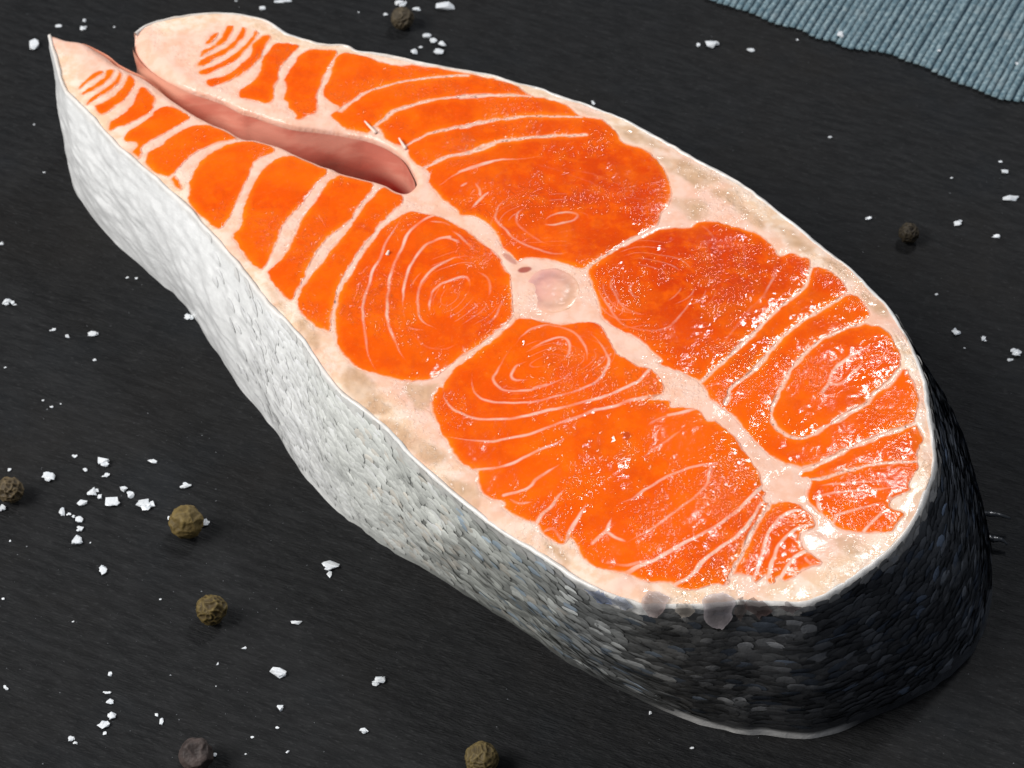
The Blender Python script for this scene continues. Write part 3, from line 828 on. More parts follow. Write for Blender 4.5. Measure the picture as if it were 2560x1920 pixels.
for s, r in (("B 1075 790 985 712", 0.26), ("B 1310 915 1255 845", 0.28), ("E 845 425 860 405", 0.30)):
    p = unproject(px(s), T + 0.4)
    spike("pin_bone", p[0], p[1], T + 0.1, T + 0.6, r * 1.1, r * 0.5, M_BONE)

# ------------------------------------------------------------------ skin
NT = 60
tv = np.linspace(0, 1, NT + 1)
smid = np.arange(NS)
# pigment along the skin: white belly -> grey flank -> blue-black back -> (far side mirrored)
keyF = np.array([[103, 75], [394, 443], [600, 690], [721, 835], [901, 1000], [1080, 1146], [1248, 1258], [1428, 1309], [1606, 1302], [1812, 1271], [2019, 960]])
keyI = []
for kx, ky in keyF:
    p = unproject(np.array([[kx, ky]]) * FS, T)[0]
    keyI.append(int(np.argmin(np.hypot(*(TOPC - p).T))))
keyI += [keyI[-1] + 120, int(NS * 0.72), NS - 1]
keyC = np.array([[.92, .92, .91], [.91, .91, .90], [.84, .84, .82], [.72, .73, .69], [.58, .59, .55], [.40, .41, .38], [.21, .215, .21], [.075, .073, .070], [.055, .055, .056], [.037, .039, .043], [.044, .050, .060], [.07, .077, .088], [.5, .5, .5], [.86, .86, .86]])
def pigment(si):
    return np.stack([np.interp(si, keyI, keyC[:, k]) for k in range(3)], -1)

BN3 = 0.5 * (TN + BN); BN3 /= np.linalg.norm(BN3, axis=1)[:, None]
def wall(si, t, out=0.0):
    """point on the skin: si = float index along the rim, t = 0 rim .. 1 slate"""
    si = np.clip(si, 0, NS - 1.001)
    i = np.floor(si).astype(int); f = (si - i)[..., None]
    tp = TOPC[i] * (1 - f) + TOPC[i + 1] * f
    bp = BOTC[i] * (1 - f) + BOTC[i + 1] * f
    nn = BN3[i] * (1 - f) + BN3[i + 1] * f
    t_ = np.asarray(t)[..., None]
    tt_ = t_ ** 1.0
    bulge = 1.3 * np.sin(math.pi * np.clip(t_, 0, 1)) * np.minimum(1, np.minimum(i, NS - 1 - i)[..., None] / 40)
    a_ = np.interp(si, np.arange(NS), arc); y_ = np.asarray(t) * 26
    lump = (0.22 * vnoise(a_, y_, 3.5, 91) + 0.12 * vnoise(a_, y_, 1.3, 92) + 0.06 * vnoise(a_ * 0.25 + y_ * 0.15, y_ - a_ * 0.12, 0.8, 97)
            + 0.035 * vnoise(a_ * 0.4, y_ - a_ * 0.2, 0.5, 98)) * np.sin(math.pi * np.clip(np.asarray(t), 0.001, 0.999)) ** 0.5
    xy = tp * (1 - tt_) + bp * tt_ + nn * (bulge + out + lump[..., None])
    z = (T - 0.10) * (1 - t_)
    return np.concatenate([xy, z], -1)

S2, T2 = np.meshgrid(smid.astype(float), tv, indexing='ij')
W = wall(S2, T2)
a2 = arc[:, None] + 0 * T2
W[..., 2] = np.maximum(W[..., 2], 0.05)
pigS = pigment(S2)
# shred of pale under-skin where the rim is torn
torn = np.exp(-((S2 - 17.6 * SUB) / 22.0) ** 2)
hem = sstep(17.5 * SUB, 19.5 * SUB, S2) * sstep(23.6 * SUB, 22.5 * SUB, S2)
mott = np.clip(1 + 0.30 * vnoise(a2, T2 * 26, 2.0, 93) * sstep(0.8, 0.5, pigS[..., 1]), 0.3, 1.6)
C3 = pigS * (mott * (1 - 0.5 * sstep(0.85, 0.55, pigS[..., 1]) * sstep(0.03, 0.2, pigS[..., 1])))[..., None]
fatw = np.array([0.76, 0.74, 0.71])
rimw = sstep(0.045, 0.015, T2 - 0.012 * vnoise(a2, a2 * 0, 1.2, 94)) * 0.9
rimw = np.maximum(rimw, torn * sstep(0.10, 0.06, T2 + 0.04 * vnoise(a2, T2 * 26, 2.0, 95)))
hemw = sstep(0.92, 0.95, T2 + 0.035 * vnoise(a2, a2 * 0 + 5, 5.0, 96)) * hem
rimw = np.maximum(rimw, hemw * 0.75)
C3 = C3 * (1 - rimw[..., None]) + fatw * rimw[..., None]
# rim lip on top, turned inwards
lip_in = np.concatenate([TOPC - TN * (0.48 + 0.14 * wob(arc, 3.0, 8))[:, None], np.full((NS, 1), T + 0.02)], 1)
lip_mid = np.concatenate([TOPC - TN * 0.30, (T + 0.08 + 0.09 * wob(arc, 1.1, 13))[:, None]], 1)
lip_low = np.concatenate([TOPC - TN * 0.70, np.full((NS, 1), T - 0.8)], 1)
rows = np.concatenate([lip_low[:, None], lip_in[:, None], lip_mid[:, None], W], 1)
lipn = (0.86 + 0.16 * wob(arc, 2.2, 9) + 0.08 * wob(arc, 0.8, 10))[:, None, None]
lipc = np.broadcast_to(fatw, (NS, 3, 3)) * lipn
lipc = lipc + np.array([0.02, -0.05, -0.10]) * (0.5 + 0.5 * wob(arc, 5.0, 12))[:, None, None]
cols = np.concatenate([np.clip(lipc, 0, 1), C3], 1)
nr_ = rows.shape[1]
idx = np.arange(NS * nr_).reshape(NS, nr_)
Fq = np.stack([idx[:-1, :-1], idx[:-1, 1:], idx[1:, 1:], idx[1:, :-1]], -1).reshape(-1, 4)
HUE = np.concatenate([cols.reshape(-1, 3), np.ones((NS * nr_, 1))], 1)
skin = mesh_obj("skin", rows.reshape(-1, 3), Fq, M_SKIN, root, True, {'hue': HUE})
skin["label"] = "skin fading from white belly through grey flank to black back"

# --- scales
def scale_patch(si, t, w, h, lift, col, tilt):
    """one rounded scale lying on the skin, free edge upwards"""
    ds = np.array([0, -.5, -.56, -.38, 0, .38, .56, .5, 0]) * w
    dv = np.array([0.05, -.62, 0, .40, .56, .40, 0, -.62, -.66]) * h
    lf = np.array([.55, -.5, .25, .85, 1.0, .85, .25, -.5, -.3]) * lift
    ca, sa = math.cos(tilt), math.sin(tilt)
    ds, dv = ds * ca - dv * sa, ds * sa + dv * ca
    i = int(min(max(si, 1), NS - 2))
    sper = 2.0 / (np.linalg.norm(TOPC[i + 1] - TOPC[i - 1]) + np.linalg.norm(BOTC[i + 1] - BOTC[i - 1]) * t * 0 + 1e-6)
    P = wall(np.clip(si + ds * sper, 0, NS - 1.01), np.clip(t - dv / 27.0, 0.0, 0.985), 0.0)
    i2 = np.clip(np.floor(si + ds * sper).astype(int), 0, NS - 2)
    P[:, :2] += BN3[i2] * (0.10 + lf)[:, None]
    P[:, 2] = np.maximum(P[:, 2], 0.10)
    return P

FAN = [(0, i, i + 1) for i in range(1, 8)] + [(0, 8, 1)]
scales = []
row = 0
vh = 0.9
for row in range(int(26 / vh)):
    t = (row + 0.6) * vh / 27.0
    if t > 0.97: break
    a = (0.5 * (row % 2)) * 1.5
    while a < arc[-1] * 0.62:
        si = float(np.interp(a, arc, np.arange(NS)))
        pg = pigment(np.array(si))
        dark = 1 - min(1, pg[1] / 0.8)
        w = 1.7 + 0.45 * dark
        hm = float(sstep(17.5 * SUB, 19.5 * SUB, si) * sstep(23.6 * SUB, 22.5 * SUB, si))
        bare = (hm > 0.4 and t > 0.90) or (abs(si - 17.6 * SUB) < 22 and t < 0.085)
        if rng.random() < (0.93 * float(sstep(0.90, 0.80, pg[1]))) and not bare:
            scales.append((si + rng.uniform(-.5, .5), t + rng.uniform(-.014, .014), w * rng.uniform(.8, 1.35), 1.15 * rng.uniform(.8, 1.3),
                           (0.006 + 0.24 * dark ** 1.6) * rng.uniform(.5, 1.5), pg, rng.uniform(-.25, .25) - 0.42 * (1 - si / (22.0 * SUB))))
        a += w * rng.uniform(0.80, 0.95)
SV, SC = [], []
for si, t, w, h, lift, pg, tilt in scales:
    P = scale_patch(si, t, w, h, lift, pg, tilt)
    k = ((rng.uniform(0.86, 1.18) if pg[1] > 0.2 else rng.uniform(0.75, 1.3)) if pg[1] < 0.6 else rng.uniform(0.93, 1.05)) * (1 + 0.12 * float(sstep(0.85, 0.6, pg[1])))
    if pg[1] < .3 and rng.random() < 0.20: k *= rng.uniform(1.5, 2.8)  # glints on the dark back, put into the colour of random scales
    mo = 1 + 0.35 * float(vnoise(np.array(np.interp(si, np.arange(NS), arc)), np.array(t * 26), 2.2, 93)) * float(sstep(0.8, 0.5, pg[1]))
    col = np.array(pg) * k * mo
    u = rng.random()
    if pg[1] < 0.5 and u < 0.12: col = col * np.array([0.85, 1.0, 1.22])
    elif 0.25 < pg[1] < 0.7 and u < 0.16: col = col * np.array([1.02, 0.95, 0.90])
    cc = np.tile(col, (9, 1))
    cc[3:6] = cc[3:6] * 1.18 + 0.006; cc[1] *= 0.8; cc[7:9] *= 0.8  # free edge painted lighter as if lit, root end darker
    if t < 0.05: cc = cc * 0.4 + fatw * 0.6 * (0.5 + 0.5 * pg[1])
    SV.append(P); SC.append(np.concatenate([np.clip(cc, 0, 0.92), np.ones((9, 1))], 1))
SV = np.array(SV)
# the 300 that show largest become parts, the rest one mesh
def proj(P):
    r = P - CAM_C
    dz = r @ CAM_D
    return np.stack([(r @ CAM_R) / dz, (r @ CAM_U) / dz], -1)
pp = proj(SV[:, 1:])
ar = 0.5 * np.abs(np.sum(pp[:, :, 0] * np.roll(pp[:, :, 1], -1, 1) - np.roll(pp[:, :, 0], -1, 1) * pp[:, :, 1], 1))
facing = np.array([(SV[i, 0] - SV[i, 0]).sum() for i in range(len(SV))])
cam2 = np.array([CAM_C[0], CAM_C[1]])
for i, sc in enumerate(scales):
    n2 = BN3[int(sc[0])]
    if n2 @ (cam2 - SV[i, 0, :2]) < 60: ar[i] = 0
order = np.argsort(-ar)
big = set(order[:300].tolist())
FA = np.array(FAN)
rest = [i for i in range(len(SV)) if i not in big]
V = SV[rest].reshape(-1, 3)
Fc = (FA[None] + (np.arange(len(rest)) * 9)[:, None, None]).reshape(-1, 3)
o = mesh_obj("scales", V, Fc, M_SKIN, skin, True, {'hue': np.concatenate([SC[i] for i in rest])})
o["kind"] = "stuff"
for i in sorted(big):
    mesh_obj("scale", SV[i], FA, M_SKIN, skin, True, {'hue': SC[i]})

M_LOOSE = skin_material()
M_LOOSE.name = 'loose_scale_film'
M_LOOSE.node_tree.nodes['Principled BSDF'].inputs['Alpha'].default_value = 0.62
# --- loosened scales hanging over the rim
def peeled(s_px, w, up, down, col, seed):
    p = unproject(px(s_px), T)[0]
    i0 = int(np.argmin(np.hypot(*(TOPC - p).T)))
    i0 = min(max(i0, 2), NS - 3)
    step = np.linalg.norm(TOPC[i0 + 1] - TOPC[i0 - 1]) / 2
    nu, nv = 9, 10
    V, A = [], []
    for b in range(nv):
        f = b / (nv - 1)
        v = -up + (up + down) * f
        v0 = v
        for a in range(nu):
            g = a / (nu - 1) - 0.5
            ww = w * (1 - 0.45 * abs(2 * f - 0.9) ** 2.4) * (1 + 0.35 * mnoise.noise(Vector((f * 3, seed * 7, 0.3 + (g > 0)))))
            skew = 0.5 * (f - 0.5) * math.sin(seed * 5)
            off = (g * ww + skew) / step
            v = v0 + (0.5 * mnoise.noise(Vector((g * 3.5, seed * 3, 1.7))) - 0.35 * (2 * g) ** 2) * (f - 0.45) * 2
            jit = 0.18 * mnoise.noise(Vector((g * 5, f * 5, seed)))
            si = np.array(np.clip(i0 + off, 0, NS - 2))
            if v < 0:
                ii = int(si)
                xy = TOPC[ii] + TN[ii] * (v + jit * 0.6 + 0.1)
                P = np.array([xy[0], xy[1], T + 0.42 + 0.10 * abs(v) + jit * 0.5])
            else:
                P = wall(si, np.array(min(0.9, (v + jit * .6) / 27.0)), 0.42 + 0.10 * v)
                P[2] = P[2] + 0.40 * max(0, 1 - v / 1.2)
            V.append(P)
            e = max(abs(2 * g), abs(2 * f - 1)) ** 3
            A.append((*np.clip(np.array(col) * (0.70 + 1.2 * e + 0.3 * jit), 0, 1), 1))
    nv0 = len(V)
    Fc = []
    for b in range(nv - 1):
        for a in range(nu - 1):
            k = b * nu + a
            Fc.append((k, k + 1, k + nu + 1, k + nu))
    o = mesh_obj("loose_scale", V, Fc, M_LOOSE, skin, True, {'hue': A})
    return o
peeled("M 1225 300", 4.6, 1.7, 3.6, (0.24, 0.21, 0.215), 1.0)["label"] = "translucent grey scale folded over the rim"
peeled("M 760 340", 3.4, 2.2, 1.6, (0.26, 0.20, 0.19), 2.0)
peeled("M 1560 345", 3.2, 0.4, 1.8, (0.055, 0.035, 0.032), 3.0)
peeled("M 470 370", 3.4, 0.2, 1.3, (0.20, 0.22, 0.27), 4.0)
peeled("M 300 330", 4.2, 0.0, 1.6, (0.075, 0.10, 0.17), 5.0)
peeled("M 1430 350", 1.8, 0.3, 2.2, (0.06, 0.045, 0.04), 6.0)
peeled("M 980 350", 2.4, 0.4, 1.4, (0.30, 0.26, 0.22), 7.0)
peeled("M 1800 350", 3.0, 0.1, 1.0, (0.10, 0.075, 0.075), 8.0)

# --- fin shreds on the far side
def shred(name, pts, z0, r, mat):
    P = catmull(unproject(px(pts), z0), 6)
    V, Fc = [], []
    n = len(P); k = 5
    for i, p in enumerate(P):
        f = i / (n - 1)
        rr = r * (1 - 0.75 * f) * (1 + 0.5 * mnoise.noise(Vector((f * 9, z0, r))))
        z = z0 + 0.6 * math.sin(f * 3)
        for j in range(k):
            an = 2 * math.pi * j / k
            V.append((p[0] + 0.2 * rr * math.cos(an), p[1] + rr * math.cos(an), z + 0.5 * rr * math.sin(an)))
    for i in range(n - 1):
        for j in range(k):
            Fc.append((i * k + j, i * k + (j + 1) % k, (i + 1) * k + (j + 1) % k, (i + 1) * k + j))
    Fc.append(tuple(range(k))[::-1]); Fc.append(tuple((n - 1) * k + j for j in range(k)))
    hue = np.tile((0.008, 0.011, 0.016, 1), (len(V), 1))
    return mesh_obj(name, V, Fc, M_SKIN, root, True, {'hue': hue})
shred("skin_shred", "K 1880 900 1950 915 2040 925 2140 940", 2.2, 0.85, M_SKIN)
shred("skin_shred", "N 1880 130 1960 165 2030 175 2080 195", 1.0, 0.9, M_SKIN)

# --- lining of the belly slit
def build_lining():
    n = len(INC)
    it = np.gradient(INC, axis=0); it /= np.linalg.norm(it, axis=1)[:, None] + 1e-9
    nin = np.stack([it[:, 1], -it[:, 0]], 1)
    rows, cols = [], []
    prof = np.linspace(0, 1, 20)
    spine = unproject(px("B 1330 1230"), T)[0]
    for f in prof:
        z = (T - 1.1) * (1 - f) + 0.05 * f
        inset = 0.25 - 1.2 * math.sin(math.pi * f) * 0.4
        xy = INC + nin * (-inset if f < 0.03 else -0.25 + 0.5 * math.sin(math.pi * f))[:, None] if False else INC + nin * (0.35 * math.sin(math.pi * f))
        xy = xy + nin * (0.55 * vnoise(INC[:, 0] * 0.35, INC[:, 1] * 0.35 + f * 9, 1.6, 112) * sstep(0.03, 0.2, np.array(f)))[:, None]
        zz = z + 0.35 * vnoise(INC[:, 0], INC[:, 1] + f * 26, 3.0, 111) * math.sin(math.pi * f)
        rows.append(np.concatenate([xy, zz[:, None]], 1))
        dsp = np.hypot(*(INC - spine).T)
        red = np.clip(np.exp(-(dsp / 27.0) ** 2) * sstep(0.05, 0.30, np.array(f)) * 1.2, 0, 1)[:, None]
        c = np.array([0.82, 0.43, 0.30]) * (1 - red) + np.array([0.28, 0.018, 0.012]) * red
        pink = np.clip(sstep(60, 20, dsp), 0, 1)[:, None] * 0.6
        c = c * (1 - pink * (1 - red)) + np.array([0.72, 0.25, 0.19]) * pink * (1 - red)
        cols.append(np.concatenate([c, np.ones((n, 1))], 1))
    V = np.array(rows).reshape(-1, 3); A = np.array(cols).reshape(-1, 4)
    idx = np.arange(len(V)).reshape(len(prof), n)
    Fc = np.stack([idx[:-1, :-1], idx[:-1, 1:], idx[1:, 1:], idx[1:, :-1]], -1).reshape(-1, 4)
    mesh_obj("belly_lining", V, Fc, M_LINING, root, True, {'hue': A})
    # the underside that lies on the slate
    poly = np.vstack([(BOTC - BN * 1.2)[20:-20:6], INC[::5]])
    mesh_obj("underside", np.concatenate([poly, np.full((len(poly), 1), 0.06)], 1), [tuple(range(len(poly)))], M_BONE, root, False)
build_lining()

# ------------------------------------------------------------------ peppercorns
def peppercorn(pxs, d_px, pal, label, seed, ridge_scale=2.2, depth=0.16, dent=None):
    r = d_px / 2 * FS / (2560 / (2 * TANH * 400.0))
    c2 = unproject(px(pxs), r * 0.92)[0]
    bm = bmesh.new()
    bmesh.ops.create_icosphere(bm, subdivisions=5, radius=1.0)
    V, A = [], []
    rr = random.Random(seed)
    off = Vector((rr.uniform(0, 50), rr.uniform(0, 50), rr.uniform(0, 50)))
    R = Matrix.Rotation(rr.uniform(0, 6), 3, 'Z') @ Matrix.Rotation(rr.uniform(0, 3), 3, 'X')
    for v in bm.verts:
        p = v.co.normalized()
        q_ = R @ p
        wq = q_ + 0.34 * mnoise.noise_vector(q_ * 1.5 + off)
        d = mnoise.voronoi(wq * ridge_scale + off)[0]
        e = d[1] - d[0]
        ridge = math.exp(-(e / 0.15) ** 2) * (0.55 + 0.45 * mnoise.noise(q_ * 2.3 - off))
        rad = 1 - depth * (1 - ridge) * min(1, 0.4 + e) + 0.07 * mnoise.noise(q_ * 1.5 + off) + 0.03 * mnoise.noise(q_ * 6 + off)
        if dent is not None:
            dd = Vector(dent).normalized()
            rad -= 0.30 * max(0, (p.dot(dd) - 0.72)) / 0.28
        V.append(p * rad)
        k = ridge * 0.8 + 0.2 * (0.5 + 0.5 * mnoise.noise(q_ * 4 + off))
        col = np.array(pal[0]) * (1 - k) + np.array(pal[1]) * k
        A.append((*np.clip(col, 0, 1), 1))
    zmin = min(v.z for v in V)
    V = [(v.x * r, v.y * r, (v.z - zmin) * r) for v in V]
    Fc = [tuple(v.index for v in f.verts) for f in bm.faces]
    bm.free()
    o = mesh_obj("peppercorn", V, np.array(Fc), M_PEPPER, None, True, {'hue': A})
    o.location = (c2[0] * MM, c2[1] * MM, 0.00012)
    tag(o, label, "peppercorn", "peppercorns scattered on the slate")
    return o
OL = ((0.040, 0.026, 0.010), (0.21, 0.150, 0.045))
peppercorn("F 402 1130", 76, ((0.085, 0.058, 0.018), (0.19, 0.135, 0.045)), "smooth olive brown peppercorn with salt bits against both its sides", 1, 1.5, 0.13)
peppercorn("F 457 1319", 67, OL, "deeply netted tan and brown peppercorn alone on open slate", 2, 1.9, 0.22)
peppercorn("F 22 1060", 62, ((0.045, 0.032, 0.018), (0.16, 0.115, 0.055)), "hollowed brown peppercorn cut off by the photo edge beside salt crumbs", 3, 1.8, 0.28)
peppercorn("F 424 1634", 70, ((0.030, 0.022, 0.020), (0.085, 0.062, 0.055)), "dark grey brown peppercorn with a hollow dent on top", 4, 1.3, 0.10, (0.0, -0.55, 0.8))
peppercorn("F 1041 1642", 70, ((0.055, 0.038, 0.014), (0.19, 0.14, 0.05)), "wrinkled brown peppercorn on slate in front of the grey flank skin", 5, 2.4, 0.18)
peppercorn("F 869 41", 62, ((0.040, 0.030, 0.018), (0.13, 0.10, 0.06)), "dull brown peppercorn among salt lumps behind the belly flap", 6, 2.0, 0.16)
peppercorn("F 1963 505", 52, ((0.016, 0.012, 0.008), (0.075, 0.056, 0.030)), "very dark pitted peppercorn beyond the rim on the far slate", 7, 2.0, 0.24)

# ------------------------------------------------------------------ ribbed cloth
def build_cloth():
    edge = catmull(unproject(px("X -150 -90 0 -25 60 0 150 30 330 85 480 155 640 190 760 250 900 285 1000 330 1150 345 1290 370 1400 415 1530 460 1640 515 1780 575 1900 615 2010 670 2120 690 2212 700 2400 760 2700 880 3300 1080 4000 1330"), 0.6), 8)
    ra = unproject(px("X 1000 400 1200 80"), 0.6)
    rd = (ra[1] - ra[0]); rd /= np.linalg.norm(rd)
    perp = np.array([rd[1], -rd[0]])
    troot = bpy.data.objects.new("ribbed_cloth", None)
    scn.collection.objects.link(troot)
    tag(troot, "blue grey ribbed cloth lying on the slate beyond the steak", "cloth")
    LENC = 70.0
    # base sheet
    V, Fc = [], []
    for i, p in enumerate(edge):
        q_ = p + rd * LENC
        e2 = p + rd * 0.5
        V += [(e2[0], e2[1], 0.06), (e2[0], e2[1], 0.42), (q_[0], q_[1], 0.42), (q_[0], q_[1], 0.06)]
    n = len(edge)
    for i in range(n - 1):
        a, b = i * 4, i * 4 + 4
        Fc += [(a, b, b + 1, a + 1), (a + 1, b + 1, b + 2, a + 2), (a + 2, b + 2, b + 3, a + 3), (a + 3, b + 3, b, a)]
    Fc += [(0, 1, 2, 3), (4 * n - 1, 4 * n - 2, 4 * n - 3, 4 * n - 4)]
    mesh_obj("backing", V, Fc, simple_mat("cloth_backing", (0.030, 0.055, 0.075), 0.95, 0.1), troot, False)
    # ribs
    s_edge = edge @ perp
    o_ = np.argsort(s_edge)
    step = 1.30
    meshes = []
    for m in range(4):
        nl, k = 90, 7
        V, Fc = [], []
        r2 = random.Random(m + 40)
        for i in range(nl + 1):
            f = i / nl * (LENC - 1)
            wob_ = 0.06 * mnoise.noise(Vector((f * 0.5, m * 7, 0)))
            endr = min(1, 0.55 + i * 0.25)
            for j in range(k):
                an = math.pi * j / (k - 1)
                rad = 1 + 0.24 * mnoise.noise(Vector((f * 1.8, j * 0.8, m * 5)))
                x = (0.56 * math.cos(an) * rad + wob_)
                z = 0.40 + 0.62 * math.sin(an) ** 0.8 * rad * endr
                V.append((f + (0.25 * mnoise.noise(Vector((j, m * 3.1, 0))) if i == 0 else 0), x, z))
        for i in range(nl):
            for j in range(k - 1):
                a = i * k + j
                Fc.append((a, a + 1, a + k + 1, a + k))
        Fc.append(tuple(range(k))[::-1])
        me = bpy.data.meshes.new("rib")
        me.from_pydata([tuple(np.array(v) * MM) for v in V], [], Fc)
        me.polygons.foreach_set("use_smooth", np.ones(len(me.polygons), bool))
        me.materials.append(M_CLOTH)
        meshes.append(me)
    ang = math.atan2(rd[1], rd[0])
    s0, s1 = s_edge.min(), s_edge.max()
    s = s0 + 0.4
    i = 0
    while s < s1 - 0.3:
        along = np.interp(s, s_edge[o_], (edge @ rd)[o_])
        p = perp * s + rd * (along + rng.uniform(-.15, .15))
        o = bpy.data.objects.new("rib", meshes[i % 4])
        scn.collection.objects.link(o)
        o.parent = troot
        o.location = (p[0] * MM, p[1] * MM, 0.00001 * rng.uniform(-4, 8))
        o.rotation_euler = (0, 0, ang + rng.uniform(-.006, .006))
        s += step * rng.uniform(0.88, 1.12)
        i += 1
build_cloth()

# ------------------------------------------------------------------ salt
SALT = {  # region: x y width height (zoom pixels)
 'A': "265 350 92 112 462 203 50 32 670 160 38 40 657 222 58 55 2070 62 50 46 905 215 16 16 270 985 14 16 350 1360 26 24 1865 8 24 20",
 'W': "555 20 75 60 665 58 55 42 453 98 28 28 865 40 140 78 740 240 72 58 785 278 50 50 845 300 55 55 825 355 65 62 650 355 58 60 695 326 30 20 1890 710 25 40 268 85 12 12 -235 5 120 32",
 'X': "55 305 105 76 322 345 65 42 873 948 28 26 645 275 15 15 2050 1115 25 24 2085 1190 50 42 1712 1230 18 16 2115 1370 95 52 1755 1540 55 60 1140 1508 38 42 2015 1632 65 40 -40 310 28 36",
 'Y': "1100 1222 50 60 1272 1265 36 42 1485 1355 70 62 1445 1402 45 30 1152 1328 13 13 972 985 24 20",
 'V': "8 162 30 34 55 565 72 70 102 585 34 20 367 757 38 28 467 803 36 36 640 785 70 56 655 965 32 24 1300 670 58 56 880 398 20 18 945 402 20 18 355 1290 26 22 298 1247 15 15 420 1272 12 12 35 1018 16 18",
 'R': "585 287 40 42 672 395 40 42 817 315 110 110 840 437 50 42 387 450 106 82 75 393 38 36 1203 328 78 50 1465 518 88 66 735 565 112 86 790 605 40 50 648 655 80 66 885 640 116 120 985 545 62 62 1022 587 72 76 1150 655 126 112 485 728 64 86 545 745 40 40 580 765 34 34 625 788 66 72 635 860 50 60 600 940 100 110 815 1185 70 100 80 955 15 20 25 1412 22 22 575 1592 18 18 20 690 62 72 1335 775 26 42 1622 812 46 72 713 970 12 12 1268 1418 18 14",
 'S': "50 1025 50 52 868 915 32 44 850 1062 58 32 866 1130 56 48 882 1245 72 72 818 1318 92 80 828 1382 36 40 560 1425 44 56 600 1462 36 30 1237 1240 28 36 1275 1290 38 66 1925 706 42 34 1718 835 18 26 1697 1555 40 40 1940 1550 15 15 1995 1418 26 24 1706 1013 10 10",
 'U': "718 50 136 100 705 130 40 62 450 512 100 44 305 905 130 112 1090 965 112 88 315 1187 60 72 975 1365 62 56 295 1340 28 20 377 1532 28 28",
 'M': "713 1228 28 34 1045 1503 32 26",
}
def salt_mesh(w, d, h, seed):
    """a lump of a few intergrown blocky crystals"""
    r = random.Random(seed)
    bm = bmesh.new()
    big_ = max(w, d) > 1.2
    parts = r.randint(2, 4) if big_ else (2 if max(w, d) > 0.7 else 1)
    for k in range(parts):
        cx, cy = (0, 0) if k == 0 else (r.uniform(-.30, .30) * w, r.uniform(-.30, .30) * d)
        f = r.uniform(.75, .9) if k == 0 else r.uniform(.34, .6)
        if parts == 1: f = 1.0
        vs = []
        for i in range(13):
            th = r.uniform(0, 2 * math.pi)
            ph = math.acos(r.uniform(-1, 1))
            p = Vector((math.cos(th) * math.sin(ph), math.sin(th) * math.sin(ph), math.cos(ph)))
            m = max(abs(p.x), abs(p.y), abs(p.z))
            p = p.lerp(p / m, 0.45) * r.uniform(.72, 1.0)
            vs.append(bm.verts.new((cx + p.x * w * .5 * f, cy + p.y * d * .5 * f, h * .5 + p.z * h * .5 * (f if k else 1))))
        geo = bmesh.ops.convex_hull(bm, input=vs)
        bmesh.ops.delete(bm, geom=[v for v in geo['geom_interior'] if isinstance(v, bmesh.types.BMVert) and v.is_valid], context='VERTS')
    zmin = min(v.co.z for v in bm.verts)
    for v in bm.verts: v.co.z -= zmin
    bm.normal_update()
    me = bpy.data.meshes.new("salt_crystal")
    for v in bm.verts: v.co *= MM
    bm.to_mesh(me); bm.free()
    me.materials.append(M_SALT)
    return me

salt_items = []
for reg, txt in SALT.items():
    v = [float(k) for k in txt.split()]
    f = REG[reg][2]
    for i in range(0, len(v), 4):
        salt_items.append((REG[reg][0] + v[i] * f, REG[reg][1] + v[i + 1] * f, v[i + 2] * f, v[i + 3] * f))
PXMM = 2560 / (2 * TANH * 400.0)
OWN = {}
for key, lab in (("R 817 315", "blocky white salt lump standing apart between the salt cluster and the belly skin"),
                 ("R 387 450", "lone white salt lump between hollowed brown peppercorn and the salt cluster"),
                 ("R 735 565", "white salt lump of joined crumbs in the middle of the cluster"),
                 ("R 885 640", "tall white salt lump in the cluster beside the joined crumbs"),
                 ("R 1150 655", "salt lump of the cluster lying closest to the smooth olive peppercorn"),
                 ("R 600 940", "ragged salt lump ending the crooked chain of crumbs below the cluster"),
                 ("U 718 50", "big white salt lump with a small pointed crumb at its tip"),
                 ("U 305 905", "jagged white salt lump in line between netted and wrinkled peppercorns"),
                 ("U 1090 965", "rounded salt lump on open slate nearest the wrinkled brown peppercorn"),
                 ("U 450 512", "narrow bar shaped salt crystal lying flat on open slate"),
                 ("W 865 40", "broad white salt lump right beside the dull peppercorn behind belly flap"),
                 ("W -235 5", "flat elongated salt lump behind the rounded far belly flap"),
                 ("X 55 305", "dome shaped white salt lump on slate below the cloth corner"),
                 ("X 2115 1370", "wide low salt crystal on slate under the cloth beyond the steak"),
                 ("Y 1485 1355", "salt lump with a crumb attached on slate beyond the rounded rim"),
                 ("A 265 350", "thick oval salt crystal beside the pointed near belly flap tip")):
    p_ = px(key)[0]
    OWN[(round(p_[0]), round(p_[1]))] = lab
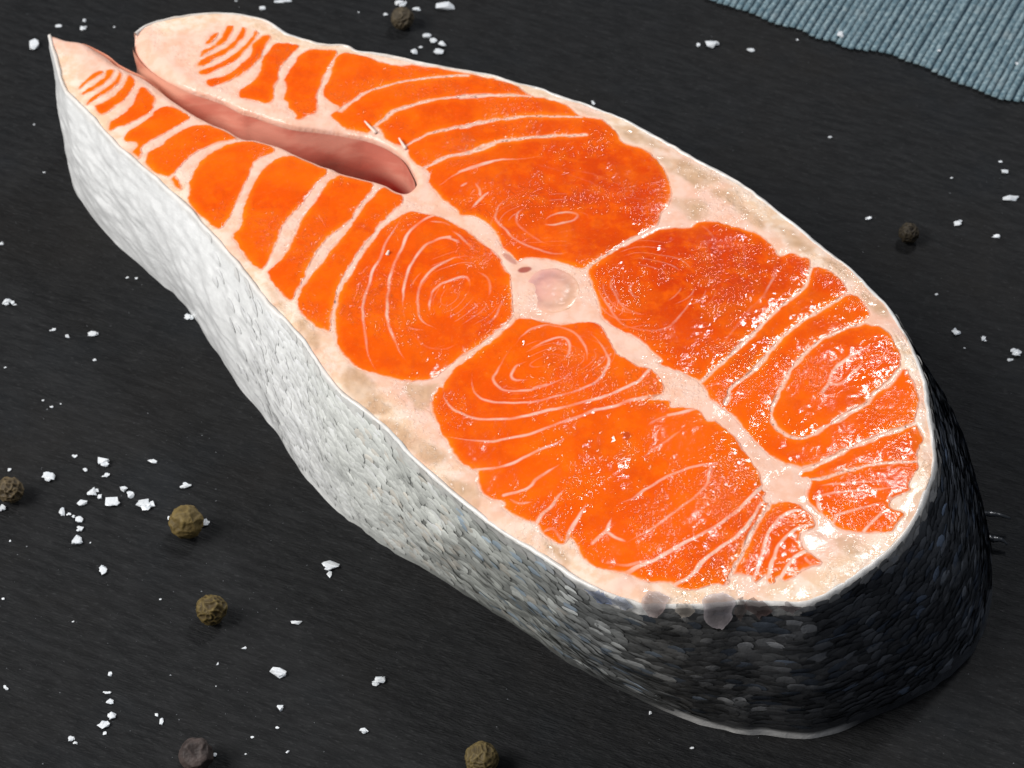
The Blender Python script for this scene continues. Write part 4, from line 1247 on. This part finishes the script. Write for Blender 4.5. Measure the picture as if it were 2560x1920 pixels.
for n_, (x, y, w, h) in enumerate(salt_items):
    g0 = unproject(np.array([[x, y]]), 0)[0]
    depth = sdepth([*g0, 0.0])
    sc = 2560 / (2 * TANH * depth)
    wm = w / sc
    hm = h / sc
    hz = min(wm, hm) * 0.5
    dm = max(0.3 * wm, (hm - hz * math.cos(ELEV)) / math.sin(ELEV))
    g = unproject(np.array([[x, y]]), hz * 0.5)[0]
    o = bpy.data.objects.new("salt_crystal", salt_mesh(wm * 1.38, dm * 1.35, hz, 100 + n_))
    scn.collection.objects.link(o)
    o.location = (g[0] * MM, g[1] * MM, 0.00004)
    F_ = (x / FS, y / FS)
    size = "large jagged white salt lump" if wm > 1.9 else ("small white salt crystal" if wm > 0.9 else "tiny white salt grain")
    if F_[0] > 1480 and F_[1] < 200: where = "on the slate just in front of the ribbed cloth"
    elif F_[0] > 1480 and F_[1] < 950: where = "on the dark slate beyond the rounded rim of the steak"
    elif F_[0] > 780 and F_[1] < 250: where = "beside the dull peppercorn behind the far belly flap"
    elif F_[1] < 420: where = "on the slate round the belly flap tips"
    elif F_[0] > 520 and F_[1] > 1180 and F_[0] < 950: where = "on open slate in front of the silver skin"
    elif F_[0] > 950: where = "on slate at the foot of the dark back skin"
    elif 960 < F_[1] < 1200 and F_[0] < 360: where = "in the crowded salt cluster beside the hollowed brown peppercorn"
    elif F_[1] > 1200: where = "scattered on slate round the dented grey brown peppercorn"
    elif F_[1] > 960: where = "near the smooth olive brown peppercorn"
    else: where = "on slate beside the white belly skin"
    own = OWN.get((round(x), round(y)))
    if own: tag(o, own, "salt crystal")
    else: tag(o, size + " " + where, "salt crystal", size + "s " + where)

# salt on the cloth
for k, (x, y, w, h) in enumerate((("940", "235", 60, 75), ("2165", "430", 30, 30), ("1625", "340", 34, 30))):
    g = unproject(px("X %s %s" % (x, y)), 1.4)[0]
    sc = PXMM * 0.95
    o = bpy.data.objects.new("salt_crystal", salt_mesh(w * 0.3617 / sc, h * 0.3617 / sc, 1.0 if k == 0 else 0.5, 900 + k))
    scn.collection.objects.link(o)
    o.location = (g[0] * MM, g[1] * MM, 0.00092)
    tag(o, "white salt crystal caught on the hem of the ribbed cloth" if k == 0 else "small salt fleck lying between ribs of the cloth", "salt crystal", None if k == 0 else "salt flecks on the cloth")

# fine dust
def build_dust():
    V, Fc = [], []
    r = random.Random(77)
    for i in range(900):
        x, y = r.uniform(0, 2560), r.uniform(0, 1920)
        if r.random() < 0.35: x, y = r.gauss(350, 380), r.gauss(1450, 330)
        g = unproject(np.array([[x, y]]), 0)[0]
        s = 0.035 * math.exp(r.gauss(0, 0.45))
        b = len(V)
        for dx, dy, dz in ((-1, -.6, 0), (1, -.5, 0), (0, 1, 0), (0.1, 0, 1.2)):
            V.append((g[0] + dx * s * r.uniform(.6, 1.4), g[1] + dy * s * r.uniform(.6, 1.4), 0.02 + dz * s))
        Fc += [(b, b + 1, b + 3), (b + 1, b + 2, b + 3), (b + 2, b, b + 3)]
    o = mesh_obj("salt_dust", V, Fc, M_DUST, None, False)
    tag(o, "fine pale salt dust sprinkled over the slate", "salt dust", None, "stuff")
M_DUST = simple_mat("salt_dust", (0.45, 0.47, 0.50), 0.5, 0.4)
build_dust()
